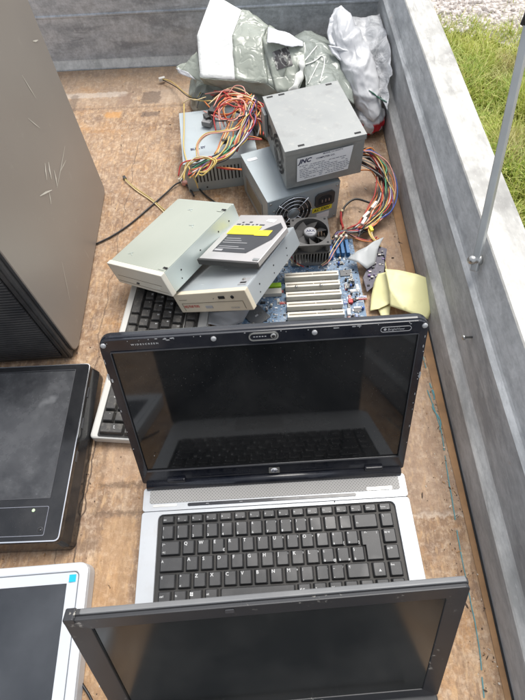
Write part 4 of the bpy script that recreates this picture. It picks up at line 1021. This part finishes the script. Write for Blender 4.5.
bundle(pl, [(240, 108, .080), (250, 116, .076), (258, 126, .074), (262, 136, .072)], ['w_black', 'w_red', 'w_black', 'w_grey', 'w_orange'], .0060, .0015, 35)
wire(pl, PX([(184, 104, .080), (184, 130, .076), (184, 150, .075), (190, 170, .075), (196, 182, .060), (198, 188, .030)]), 'w_yellow', .0013)
wire(pl, PX([(183, 103, .080), (190, 99, .09), (196, 100, .092), (206, 97, .094)]), 'w_pale', .0010)
wire(pl, PX([(163, 79, .012), (172, 82, .016), (184, 92, .03), (197, 100, .070), (212, 101, .094)]), 'w_yellow', .0012)
wire(pl, PX([(163, 80, .010), (176, 87, .014), (189, 97, .05), (205, 99, .090)]), 'w_black', .0011)
wire(pl, PX([(198, 97, .07), (203, 88, .05), (206, 82, .03), (204, 76, .02)]), 'w_gold', .0010); wire(pl, PX([(197, 108, .075), (200, 98, .072), (206, 88, .05), (210, 80, .03)]), 'w_black', .0010)
connector(pl, at(162, 79, .010), .4, 'w_white', (.008, .004, .004)); connector(pl, at(205, 78, .018), .2, 'blackplastic', (.005, .007, .004))
connector(pl, at(209, 117, .082), .5, 'blackplastic', (.010, .008, .006)); connector(pl, at(207, 123, .078), 1.2, 'w_grey', (.006, .010, .005)); connector(pl, at(213, 111, .090), -.4, 'blackplastic', (.007, .010, .006))
connector(pl, at(247, 115, .108), .1, 'blackplastic', (.005, .007, .006)); connector(pl, at(225, 141, .085), .4, 'blackplastic', (.006, .004, .004))
wire(pl, PX([(229, 93, .110), (235, 86, .120), (243, 87, .122), (246, 95, .114)]), 'w_pink', .0011); connector(pl, at(240, 98, .112), .3, 'w_pink', (.006, .004, .004))
# wires that leave at the lower left towards the floor
wire(pl, PX([(200, 160, .074), (187, 165, .06), (184, 176, .03), (181, 182, .006)]), 'w_black', .0013)
blk = PX([(96, 244, .003), (112, 236, .003), (130, 224, .003), (150, 207, .003), (166, 193, .004), (178, 183, .006), (192, 182, .006), (204, 194, .004), (216, 203, .004)])
b = MB(); b.tube(blk, .0017, 'w_black', 8, 8); o = b.build('black_cable'); tag(o, 'thin black cable lying curved on the plywood between the tower and the drives', 'cable')
b = MB(); b.tube(PX([(125, 179, .006), (134, 187, .004), (150, 198, .003), (162, 208, .003), (180, 222, .003)]), .0013, 'w_gold', 6, 8); b.tube(PX([(125, 180, .005), (136, 190, .003), (152, 201, .003), (165, 213, .003)]), .0011, 'w_pale', 6, 8)
t_ = thing('cable', 'short yellow wire pair with a black plug, on the bare plywood', 'cable', at(125, 179, 0)); b.T = Matrix.Identity(4)
b.v = [v-t_.location for v in b.v]; b.build('wire', t_)
b = MB(); b.bbox(-.003, .003, -.005, .005, 0, .006, 'blackplastic', .001, T=TR(0, 0, 0, .5)); b.build('plug', t_)
connector(pl, at(182, 181, .007), .8, 'w_white', (.004, .008, .004)); connector(pl, at(185, 183, .008), 1.5, 'w_pink', (.004, .006, .004))
wire(pl, PX([(183, 181, .007), (189, 188, .006), (194, 196, .003)]), 'w_black', .0020)

# bundle of the upper supply that arcs over the floor on the right
main = [(357, 152, .085), (368, 152, .07), (381, 163, .05), (389, 178, .035), (391, 196, .028), (386, 211, .024), (374, 222, .020), (362, 230, .02)]
bundle(pt, main, ['w_red', 'w_orange', 'w_black', 'w_yellow', 'w_green', 'w_white', 'w_red', 'w_purple', 'w_black', 'w_yellow', 'w_blue', 'w_pink', 'w_black'], .0042, .0013, 21)
bundle(pt, [(357, 156, .08), (372, 160, .05), (380, 176, .03), (378, 196, .022), (372, 207, .018), (362, 222, .016), (352, 230, .014)], ['w_orange', 'w_red', 'w_black', 'w_white', 'w_black'], .003, .0013, 22)
bundle(pt, [(356, 158, .07), (370, 166, .045), (383, 182, .028), (386, 198, .022), (379, 212, .018), (366, 226, .016), (352, 233, .014)], ['w_black', 'w_red', 'w_black', 'w_grey', 'w_black', 'w_orange', 'w_white'], .0045, .0014, 41)
wire(pt, PX([(352, 172, .04), (366, 170, .03), (378, 174, .022), (380, 186, .018), (379, 196, .016)]), 'w_orange', .0012)
wire(pt, PX([(371, 203, .018), (356, 199, .016), (346, 205, .014), (342, 214, .012), (341, 224, .012)]), 'w_black', .0022)
wire(pt, PX([(341, 212, .013), (341, 220, .013), (343, 228, .013)]), 'w_red', .0024)
connector(pt, at(342, 211, .014), .2, 'w_pale', (.0025, .0025, .0025))
bundle(pt, [(384, 205, .02), (376, 218, .02), (371, 229, .022), (372, 237, .022), (381, 246, .014)], ['w_yellow', 'w_yellow', 'w_pale'], .0015, .0013, 23)
connector(pt, at(371, 229, .024), .3, 'yellow', (.003, .006, .003))
for u, v, a in ((374, 205, -.6), (366, 215, -.7), (364, 221, -.5)): connector(pt, at(u, v, .022), a, 'w_white', (.0028, .010, .0024))
bundle(pt, [(376, 222, .016), (364, 230, .016), (350, 232, .016), (340, 234, .016), (334, 242, .014)], ['w_black', 'w_black', 'w_purple', 'w_red', 'w_grey'], .0022, .0016, 24)
bundle(pt, [(344, 230, .015), (352, 236, .016), (361, 240, .016), (370, 240, .018), (377, 238, .018)], ['w_red', 'w_black', 'w_orange'], .0014, .0014, 25)

# ------------------------------------------------------------------ motherboard
MB0 = Vector((-.078, .372, .004))
mb = thing('motherboard', 'blue motherboard with ivory expansion slots and black cooling fan, behind the silver laptop', 'motherboard', MB0, (0, 0, .03))
b = MB(); b.box(0, .236, 0, .226, 0, .0018, 'pcb'); b.box(.06, .236, .226, .262, 0, .0018, 'pcb'); b.build('circuit_board', mb)
for k in range(5):
    y = .0790+k*.0214
    b = MB(); b.box(.101, .197, y, y+.0105, .0018, .0150, 'ivory'); b.box(.0995, .1985, y-.0040, y-.0012, .0018, .0030, 'hole'); b.box(.1035, .1945, y+.0040, y+.0064, .0151, .0154, 'slotcut'); b.box(.1500, .1512, y+.0038, y+.0066, .0154, .0156, 'ivory')
    b.build('expansion_slot', mb, bevel=.0006)
b = MB(); b.box(.048, .094, .148, .1565, .0018, .0135, 'lime'); b.build('graphics_slot', mb, bevel=.0006)
b = MB(); b.box(.050, .094, .134, .146, .0018, .0115, 'ivory'); b.build('graphics_slot', mb, bevel=.0006)
b = MB(); b.bbox(-.017, .017, -.017, .017, .0018, .0042, 'chip', .0006, T=TR(.048, .094, 0, .65)); b.box(-.003, .003, -.0015, .0015, .0043, .0045, 'lightink', T=TR(.048, .094, 0, .65)); b.build('chip', mb)
for (x, y, s_, a) in ((.214, .148, .007, 0), (.024, .056, .012, .1), (.078, .060, .008, 0), (.212, .178, .010, 0), (.222, .095, .006, 0)):
    b = MB(); b.bbox(-s_, s_, -s_*.7, s_*.7, .0018, .0036, 'chip', .0004, T=TR(x, y, 0, a)); b.build('chip', mb)
random.seed(12)
for k in range(26):
    x = random.choice((random.uniform(.03, .095), random.uniform(.202, .232))); y = random.uniform(.03, .215)
    b = MB(); c = random.choice(('alu', 'blackplastic', 'w_blue', 'alu', 'ivory'))
    b.lathe([(.0022, .0018), (.0022, .0085), (.0018, .0090)], c, 10, T=TR(x, y, 0)); b.build('capacitor', mb)
b = MB(); random.seed(15)
for k in range(34):
    x = random.choice((random.uniform(.03, .095), random.uniform(.20, .23))); y = random.uniform(.03, .215); a_ = random.choice((0, pi/2)); n_ = random.randint(3, 9)
    for q in range(n_): b.box(-.0004, .0004, -.0004, .0004, .0018, .0050, 'steel', T=TR(x, y, 0, a_) @ TR(q*.0022, 0, 0)); b.box(-.0004, .0004, -.0004, .0004, .0018, .0050, 'steel', T=TR(x, y, 0, a_) @ TR(q*.0022, .0022, 0))
    b.box(-.0012, n_*.0022-.001, -.0012, .0034, .0018, .0030, random.choice(('hole', 'hole', 'w_blue', 'w_red', 'white')), T=TR(x, y, 0, a_))
for k in range(40):
    x = random.uniform(.203, .232); y = random.uniform(.03, .25); b.lathe([(.0011, .0018), (.0011, .0048)], random.choice(('alu', 'hole', 'ivory')), 8, T=TR(x, y, 0))
random.seed(5)
for k in range(520):
    x = random.uniform(.02, .232); y = random.uniform(.03, .222); s_ = random.uniform(.0008, .0022); h_ = random.uniform(.0004, .0016)
    b.box(-s_, s_, -s_*.55, s_*.55, .0018, .0018+h_, random.choice(('lightink', 'chip', 'alu', 'white', 'hole')), T=TR(x, y, 0, random.choice((0, pi/2))))
o = kind(b.build('surface_component', mb), 'stuff')
for x in (.120, .163):
    b = MB(); b.lathe([(.0026, .015), (.0026, .0178), (.0015, .019)], 'steel', 12, T=TR(x, .0790+3*.0214-.001, 0)); b.build('screw', mb)
b = MB(); b.bbox(.208, .216, .108, .116, .0018, .008, 'w_red', .001); b.bbox(.216, .221, .112, .118, .0018, .007, 'blackplastic', .001); b.build('jumper', mb)
b = MB(); b.bbox(.203, .209, .083, .096, .0018, .008, 'white', .001); b.build('header', mb)
b = MB(); b.bbox(.139, .149, .203, .210, .0018, .011, 'ivory', .001); b.build('header', mb)
b = MB(); b.bbox(.098, .110, .203, .209, .0018, .009, 'ivory', .001); b.bbox(.115, .122, .203, .209, .0018, .009, 'ivory', .001); b.build('header', mb)
# memory sockets at the rear right
for k in range(3):
    b = MB(); b.box(.200+k*.0095, .206+k*.0095, .218, .252, .0018, .012, 'blueslot'); b.bbox(.2005+k*.0095, .2055+k*.0095, .2525, .2585, .0018, .018, 'ivory', .0008); b.build('memory_socket', mb, bevel=.0005)
b = MB(); b.box(.176, .194, .212, .250, .0018, .009, 'w_blue')
for k in range(5): b.lathe([(.0022, .0018), (.0022, .012)], 'alu', 10, T=TR(.180+.004*(k % 3), .216+.008*k, 0))
b.build('port_block', mb)
# cooler
cl = MB(); cx, cy = .1505, .2340
for i in range(13): cl.box(cx-.032+i*.0053, cx-.0305+i*.0053, cy-.033, cy+.030, .010, .034, 'alu')
cl.box(cx-.033, cx+.033, cy-.034, cy+.031, .0035, .0100, 'alu'); hs = cl.build('heatsink', mb)
b = MB()
circ = lambda r, n=32, a0=0.: [(cx+r*math.cos(a0+2*pi*i/n), cy-.002+r*math.sin(a0+2*pi*i/n)) for i in range(n)]
sq = []
for i in range(32):
    a = -3*pi/4+2*pi*i/32; c_, s_ = math.cos(a), math.sin(a); k = .034/max(abs(c_), abs(s_)); sq.append((cx+c_*k, cy-.002+s_*k))
b.ring(sq, circ(.0315, 32, -3*pi/4), .036, .040, 'fan'); b.ring(sq, circ(.0315, 32, -3*pi/4), .054, .058, 'fan')
b.ring(circ(.0335, 32, -3*pi/4), circ(.0315, 32, -3*pi/4), .040, .054, 'fan')
for q in range(4):
    sx_, sy_ = ((-1, -1), (1, -1), (1, 1), (-1, 1))[q]; b.lathe([(.0045, .040), (.0045, .0538)], 'fan', 10, T=TR(cx+sx_*.0285, cy-.002+sy_*.0285, 0))
    b.lathe([(.0022, .058), (.0022, .0583)], 'hole', 10, T=TR(cx+sx_*.0285, cy-.002+sy_*.0285, 0))
fr = b.build('fan_frame', mb, bevel=.0006)
b = MB(); T = TR(cx, cy-.002, 0)
b.lathe([(.0125, .040), (.0125, .0555), (.0115, .0568)], 'fan', 24, T=T); b.lathe([(.0105, .0569), (.0105, .0573)], 'lightink', 24, T=T)
for k in range(7):
    a = 2*pi*k/7; vs = []
    for i in range(5):
        t = i/4; aa = a+.75*t
        for rr_ in (.0122, .030): vs.append((rr_*math.cos(aa+(.12 if rr_ > .02 else 0)), rr_*math.sin(aa+(.12 if rr_ > .02 else 0)), .0545-.0115*t))
    b.add(vs, [(2*i, 2*i+1, 2*i+3, 2*i+2) for i in range(4)], 'fan', True, T=T)
b.build('fan_rotor', fr)
b = MB(); b.text('ARX', .0075, 'ink', T @ TR(-.0068, -.001, .0576), bold=.03); b.text('cooler', .0034, 'ink', T @ TR(-.0052, -.0062, .0576), bold=.02); b.build('hub_label', fr)
wire(mb, PX([(296, 234, .045), (289, 240, .03), (286, 252, .02), (293, 262, .014), (300, 266, .012)]), 'w_pale', .0010); wire(mb, PX([(297, 236, .045), (291, 243, .03), (290, 254, .02), (297, 263, .014), (304, 267, .012)]), 'w_red', .0010)
wire(mb, PX([(345, 231, .018), (338, 240, .02), (332, 250, .02), (327, 260, .016), (321, 265, .012)]), 'w_pale', .0011); wire(mb, PX([(347, 233, .018), (340, 243, .02), (334, 252, .02), (329, 261, .016), (322, 266, .012)]), 'w_pink', .0010)

# dark expansion card and grey ribbon cable
b = MB(); c0 = at(357, 268, .006)
t_ = thing('circuit_card', 'dark expansion card lying beside the motherboard, under the grey ribbon cable', 'circuit card', at(376, 265, 0))
P_ = [at(u, v, .012)-t_.location for u, v in ((367, 292), (383, 278), (387, 249), (378, 246), (370, 262), (363, 278))]
b.prism([(p.x, p.y) for p in P_], .0110, .0126, 'cardpcb'); b.build('card', t_)
b = MB(); random.seed(9)
for k in range(30):
    u = random.uniform(368, 384); v = random.uniform(250, 288); p = at(u, v, .0126)-t_.location; s_ = random.uniform(.0008, .0026)
    if u > 376+(288-v)*.3: continue
    b.box(p.x-s_, p.x+s_, p.y-s_*.6, p.y+s_*.6, .0126, .0126+random.uniform(.001, .004), random.choice(('alu', 'hole', 'w_purple', 'lightink', 'chip')))
b.build('component', t_)
b = MB(); p = at(385, 262, .012)-t_.location; b.box(p.x-.001, p.x+.001, p.y-.028, p.y+.020, .002, .0126, 'w_gold'); b.build('bracket', t_)
# ------------------------------------------------------------------ crumpled sheets
def ridge(p):
    a = abs(noise.noise(p)); b_ = abs(noise.noise(p+Vector((31, 7, 3))))
    return .55-min(a, b_)*3.2
def on_obj(o, u, v, off=.001):
    dg = bpy.context.evaluated_depsgraph_get(); e = o.evaluated_get(dg); o_ = Vector((0, 0, CH)); d_ = (at(u, v, 0)-o_).normalized()
    mi = o.matrix_world.inverted(); ok, loc, nrm, ix = e.ray_cast(mi @ o_, mi.to_3x3() @ d_)
    return (o.matrix_world @ loc - d_*off) if ok else None
def patch(name, verts, faces, parent=None, cuts=5, amp=.003, fr=28, smooth=2, thick=.0006, seed=0, mats=('yellowsheet',), fm=None, am2=.0):
    bm = bmesh.new(); V = [bm.verts.new(v) for v in verts]
    for i, f in enumerate(faces):
        ff = bm.faces.new([V[k] for k in f]); ff.material_index = fm[i] if fm else 0
    bmesh.ops.delete(bm, geom=[v for v in bm.verts if not v.link_faces], context='VERTS')
    bmesh.ops.recalc_face_normals(bm, faces=bm.faces[:])
    bmesh.ops.triangulate(bm, faces=[f for f in bm.faces if len(f.verts) > 4])
    bmesh.ops.subdivide_edges(bm, edges=bm.edges[:], cuts=cuts, use_grid_fill=True)
    for _ in range(smooth): bmesh.ops.smooth_vert(bm, verts=[v for v in bm.verts if not v.is_boundary], factor=.5, use_axis_x=True, use_axis_y=True, use_axis_z=True)
    bm.normal_update()
    for v in bm.verts:
        p = v.co*fr+Vector((seed*7.1, seed*3.3, seed)); n_ = .5*noise.noise(p)+ridge(p*.8+Vector((9, 2, 1)))*.9+ridge(p*1.9+Vector((1, 5, 3)))*.4
        v.co += v.normal*n_*amp
    me = bpy.data.meshes.new(name); bm.to_mesh(me); bm.free()
    for mm in mats: me.materials.append(M[mm])
    for p in me.polygons: p.use_smooth = True
    o = bpy.data.objects.new(name, me); COL.objects.link(o)
    if thick: md = o.modifiers.new('t', 'SOLIDIFY'); md.thickness = thick
    if parent: o.parent = parent
    return o
V = PX([(347, 259, .020), (357, 251, .028), (366, 247, .032), (374, 241, .030), (384, 237, .022), (378, 249, .026), (375, 264, .016), (367, 269, .018), (358, 262, .024)])
o = patch('ribbon_cable', V, [(0, 1, 8), (1, 2, 7, 8), (2, 3, 5, 6, 7), (3, 4, 5)], None, 4, .0006, 20, 0, .001, 11, mats=('ribbon',)); tag(o, 'grey flat ribbon cable folded over the rear corner of the motherboard', 'cable')
# yellow sheet: folded, right leaf raised
V = PX([(385, 269, .036), (397, 270, .040), (416, 274, .042), (441, 283, .032), (435, 300, .028), (428, 319, .020), (405, 311, .026), (390, 306, .020), (389, 288, .034)])
o = patch('yellow_sheet', V, [(0, 1, 6, 7, 8), (1, 2, 6), (2, 3, 4, 5, 6)], None, 7, .0012, 18, 0, .0007, 1)
tag(o, 'creased pale yellow sheet of film lying folded between the motherboard and the side wall', 'sheet')
V2 = PX([(388, 272, .032), (378, 274, .020), (374, 283, .016), (371, 298, .010), (370, 311, .006), (378, 309, .012), (391, 303, .018), (393, 288, .028)])
o2 = patch('folded_leaf', V2, [(0, 1, 2, 7), (2, 3, 6, 7), (3, 4, 5, 6)], None, 7, .0014, 20, 0, .0007, 2)
V3 = PX([(378, 309, .008), (391, 304, .012), (389, 317, .005), (383, 321, .004)]); o3 = patch('folded_leaf', V3, [(0, 1, 2, 3)], None, 5, .001, 26, 1, .0006, 3)
for q in (o2, o3): q.parent = o
# grey paper scrap under the drives
V = PX([(209, 312, .0225), (250, 309, .030), (243, 322, .012), (226, 328, .010), (208, 324, .0225)])
o = patch('paper_scrap', V, [(0, 1, 2, 3, 4)], None, 5, .0012, 30, 1, .0005, 5, mats=('white',)); tag(o, 'pale grey paper scrap under the front of the beige drive', 'paper')
o.data.materials[0] = M['silverplastic']

# ------------------------------------------------------------------ bags
def blob(name, c, rad, rot, mats, amp=.02, fr=9, seed=0, sub=5, parent=None, flat=0., pinch=None, fold=0.):
    bm = bmesh.new(); bmesh.ops.create_icosphere(bm, subdivisions=sub, radius=1); R3 = Euler(rot).to_matrix(); C = Vector(c)
    for v in bm.verts:
        n0 = v.co.copy(); p = Vector((n0.x*rad[0], n0.y*rad[1], n0.z*rad[2]))
        if pinch: k = pinch(n0); p.x *= k; p.y *= 1; p.z *= k
        q = R3 @ p; w = (C+q)*fr+Vector((seed*5.3, seed, 0))
        r1 = 1-abs(noise.noise(w))*2.4; r2 = 1-abs(noise.noise(w*2.1+Vector((3, 3, 3))))*2.4; r3 = noise.noise(w*4.3)
        dn = (R3 @ n0).normalized()
        if fold: w = Matrix.Rotation(fold, 3, 'Z') @ w; w.y *= .30
        q += dn*amp*(.75*ridge(w)+.35*ridge(w*2.2)+.15*r3)
        v.co = C+q
        if v.co.z < .001: v.co.z = .001
    me = bpy.data.meshes.new(name); bm.to_mesh(me); bm.free()
    for mm in mats: me.materials.append(M[mm])
    for p_ in me.polygons: p_.use_smooth = True
    o = bpy.data.objects.new(name, me); COL.objects.link(o)
    if parent: o.parent = parent
    return o
g = thing('plastic_bag', 'crumpled grey green plastic bag with white panels and tied string, against the front wall', 'bag', (0, 0, 0))
bb = blob('bag_body', (.075, 1.080, .036), (.140, .150, .092), (.10, .05, -.35), ('bag_grey',), .016, 8, 1, 6, g)
blob('bag_body', (-.06, 1.12, .030), (.13, .12, .065), (0, 0, .1), ('bag_grey',), .016, 10, 4, 6, g)
def Pt(u, v, Y): return at(u, v, Y=Y)
V = [Pt(211, -3, 1.17), Pt(224, 1, 1.17), Pt(242, 10, 1.15), Pt(232, 36, 1.07), Pt(197, 35, 1.09), Pt(235, 80, .985), Pt(200, 77, 1.0),
     Pt(249, 11, 1.15), Pt(269, 25, 1.12), Pt(263, 38, 1.06), Pt(280, 92, .965), Pt(268, 84, .97)]
F_ = [(0, 1, 2, 3, 4), (4, 3, 5, 6), (2, 7, 8, 9, 3), (3, 9, 11, 5), (9, 8, 10, 11)]
V_ = [v.copy() for v in V]
patch('upper_panel', V, [F_[0], F_[1]], g, 9, .0022, 14, 0, .0009, 4, mats=('bag_print',))
patch('side_panel', V_, [F_[2], F_[3]], g, 10, .0042, 18, 0, .0009, 6, mats=('bag_green',))
patch('side_panel', [V_[9], V_[8], Pt(280, 34, 1.09), Pt(288, 60, 1.0), V_[10], V_[11]], [(0, 1, 2, 3), (0, 3, 4, 5)], g, 9, .0042, 20, 0, .0009, 16, mats=('bag_green',))
V = [Pt(200, 77, 1.0), Pt(235, 80, .985), Pt(268, 84, .97), Pt(281, 93, .96), Pt(272, 98, .97), Pt(240, 92, .99), Pt(206, 84, 1.02), Pt(178, 72, 1.08), Pt(176, 66, 1.10), Pt(190, 62, 1.11), Pt(197, 52, 1.10)]
patch('lower_fold', V, [(0, 1, 5, 6), (1, 2, 4, 5), (2, 3, 4), (0, 6, 7, 8, 9, 10)], g, 8, .004, 20, 0, .0009, 9, mats=('bag_green',))
patch('open_lip', [Pt(176, 68, 1.085), Pt(180, 74, 1.07), Pt(196, 80, 1.04), Pt(188, 72, 1.06)], [(0, 1, 2, 3)], g, 4, .002, 30, 0, .001, 3, mats=('bag_white',))
pn = patch('side_panel', [Pt(263, 39, 1.045), Pt(288, 42, 1.045), Pt(304, 46, 1.04), Pt(306, 74, .985), Pt(298, 92, .955), Pt(276, 92, .955)], [(0, 1, 4, 5), (1, 2, 3, 4)], g, 10, .003, 22, 0, .0009, 17, mats=('bag_green',))
patch('ridge', [Pt(268, 27, 1.10), Pt(285, 32, 1.085), Pt(303, 41, 1.065), Pt(303, 47, 1.035), Pt(288, 45, 1.02), Pt(267, 42, 1.02)], [(0, 1, 4, 5), (1, 2, 3, 4)], g, 8, .0032, 26, 0, .001, 7, mats=('bag_white',))
patch('side_panel', [Pt(303, 42, 1.07), Pt(318, 42, 1.10), Pt(334, 51, 1.10), Pt(347, 74, 1.03), Pt(355, 104, .96), Pt(330, 92, .93), Pt(306, 90, .95), Pt(304, 66, 1.0)], [(0, 1, 6, 7), (1, 2, 5, 6), (2, 3, 4, 5)], g, 14, .0045, 15, 0, .0009, 27, mats=('bag_grey',))
bpy.context.view_layer.update()
def hit(u, v, objs, off=.0012):
    best = None
    for o in objs:
        p = on_obj(o, u, v, off)
        if p is not None and (best is None or (p-Vector((0, 0, CH))).length < (best-Vector((0, 0, CH))).length): best = p
    return best
GO = [o for o in g.children]
# printed square on the panel: a few dark blotches with pale gaps
b = MB(); G = 22; grid = {}
for i in range(G+1):
    for j in range(G+1):
        s_, t_ = i/G, j/G
        u = (272*(1-s_)+288*s_)*(1-t_)+(277*(1-s_)+293*s_)*t_; v = (52*(1-s_)+46.5*s_)*(1-t_)+(70*(1-s_)+65*s_)*t_
        grid[i, j] = hit(u, v, GO, .0010)
for i in range(G):
    for j in range(G):
        v_ = noise.noise(Vector((i*.21, j*.21, 4)))+.5*noise.noise(Vector((i*.5, j*.5, 1)))
        c4 = [grid[i, j], grid[i+1, j], grid[i+1, j+1], grid[i, j+1]]
        if None in c4 or max((c4[0]-c4[2]).length, (c4[1]-c4[3]).length) > .012: continue
        b.add(c4, [(0, 1, 2, 3)], 'markprint', True)
b.build('dark_print', g)
def surf(lst, off=.0016):
    P_ = []
    for u, v in lst:
        p = hit(u, v, GO, off)
        if p is not None: P_.append(p)
    return P_
for lst, r in (([(301, 65), (303, 58), (305, 50), (304, 43)], .0015), ([(302, 64), (307, 58), (312, 52), (317, 46)], .0014), ([(303, 65), (310, 63), (316, 60), (321, 56), (324, 58), (324, 66), (322, 74), (320, 82)], .0015), ([(319, 62), (315, 70), (311, 78), (308, 84)], .0011)):
    P_ = surf(lst)
    if len(P_) > 2: b = MB(); b.tube(P_, r, 'string', 6, 6); b.build('string', g)
P_ = surf([(301, 62), (302, 67), (301, 73), (298, 80), (295, 88), (292, 95)], .004)
b = MB(); b.tube(P_, .0058, 'string', 9, 6, taper=lambda t: (1.0+.35*math.sin(t*15))*(1 if t < .35 else 1+1.5*(t-.35)), flat=.55); b.build('knot', g)

wb = thing('carrier_bag', 'white carrier bag with red and green print, slumped in the corner by the wall', 'bag', (0, 0, 0))
tp = Vector((.158, 1.150, .160)); bt = Vector((.222, .965, .052)); ax = (bt-tp); L_ = ax.length; mid = (tp+bt)/2
q = ax.to_track_quat('Y', 'Z').to_euler()
wbody = blob('bag_body', mid, (.036, L_/2+.018, .030), tuple(q), ('bag_printed',), .0060, 22, 2, 6, wb, fold=.30)
blob('bag_bottom', (.217, .985, .028), (.036, .042, .028), (0, 0, .3), ('bag_printed',), .008, 24, 7, 5, wb)
V = [Pt(350, 18, 1.24), Pt(366, 19, 1.24), Pt(384, 14, 1.24), Pt(393, 27, 1.17), Pt(397, 44, 1.09), Pt(396, 62, 1.04), Pt(394, 76, 1.0), Pt(388, 84, 1.0), Pt(389, 112, .93), Pt(380, 95, .99), Pt(366, 50, 1.14)]
for k in range(len(V)): V[k].x = min(V[k].x, .264)
patch('bag_film', V, [(0, 1, 10), (1, 2, 3, 4, 10), (4, 5, 6, 7, 10), (7, 8, 9, 10)], wb, 12, .009, 13, 1, .0006, 8, mats=('film',))
# gathered handle bunched along the edge, and a loop lying over it
for poly, Yv, sd_ in (([(341, 7), (345, 13), (343, 28), (341, 40), (336, 49), (330, 45), (327, 32), (330, 18), (335, 11)], (1.15,)*9, 3), ):
    V = [Pt(u, v, 1.155-.0018*(v-7)) for (u, v) in poly]
    patch('handle', V, [(0, 1, 2, 7, 8), (2, 3, 4, 5, 6, 7)], wb, 7, .006, 24, 1, .003, sd_, mats=('bag_white',))
out = [(328, 45), (338, 47), (348, 50), (353, 56), (350, 61), (341, 61), (332, 54)]; inn_ = [(336, 50), (341, 51), (346, 53), (348, 56), (347, 58), (342, 57.5), (338, 54)]
V = [Pt(u, v, 1.065-.0012*(v-45)) for u, v in out]+[Pt(u, v, 1.073-.0012*(v-45)) for u, v in inn_]; n_ = len(out)
patch('handle', V, [(i, (i+1) % n_, n_+(i+1) % n_, n_+i) for i in range(n_)], wb, 5, .003, 30, 1, .003, 5, mats=('bag_white',))
bpy.context.view_layer.update()
GO = [o for o in wb.children]
P_ = surf([(369, 90), (373, 93), (378, 97), (383, 100), (387, 102)], .0012)
if len(P_) > 2:
    b = MB(); b.tube(P_, .0030, 'greenprint', 6, 5, flat=.3, taper=lambda t: .5+.9*math.sin(t*pi)); b.build('green_print', wb)

# thin cable at the very bottom left
b = MB(); b.tube(PX([(70, 655, .003), (80, 680, .003), (90, 697, .003), (100, 720, .003)]), .0016, 'w_black', 8, 6); o = b.build('thin_cable'); tag(o, 'short run of thin black cable on the plywood beside the silver monitor', 'cable')

# ------------------------------------------------------------------ light
w = bpy.data.worlds.new('World'); SC.world = w; w.use_nodes = True; nt = w.node_tree
sk = nt.nodes.new('ShaderNodeTexSky'); sk.sky_type = 'NISHITA'; sk.sun_disc = False
EL, AZ = math.radians(64), math.radians(28)     # veiled high sun ahead and to the right
sk.sun_elevation = EL; sk.sun_rotation = AZ; sk.air_density = 1.0; sk.dust_density = 3.0; sk.ozone_density = 1.0
bg = nt.nodes['Background']; bg.inputs[1].default_value = .15
hs = nt.nodes.new('ShaderNodeHueSaturation'); hs.inputs['Saturation'].default_value = .30; nt.links.new(sk.outputs[0], hs.inputs['Color']); nt.links.new(hs.outputs[0], bg.inputs[0])
sl = bpy.data.lights.new('sun', 'SUN'); sl.energy = 1.35; sl.angle = math.radians(30); sl.color = (1, .96, .9)
so = bpy.data.objects.new('sun', sl); COL.objects.link(so)
sdv = Vector((math.sin(AZ)*math.cos(EL), math.cos(AZ)*math.cos(EL), math.sin(EL))); so.rotation_euler = sdv.to_track_quat('Z', 'Y').to_euler()
SC.view_settings.view_transform = 'Standard'; SC.view_settings.look = 'None'; SC.view_settings.exposure = .78; SC.view_settings.gamma = 1
SC.render.engine = 'CYCLES'
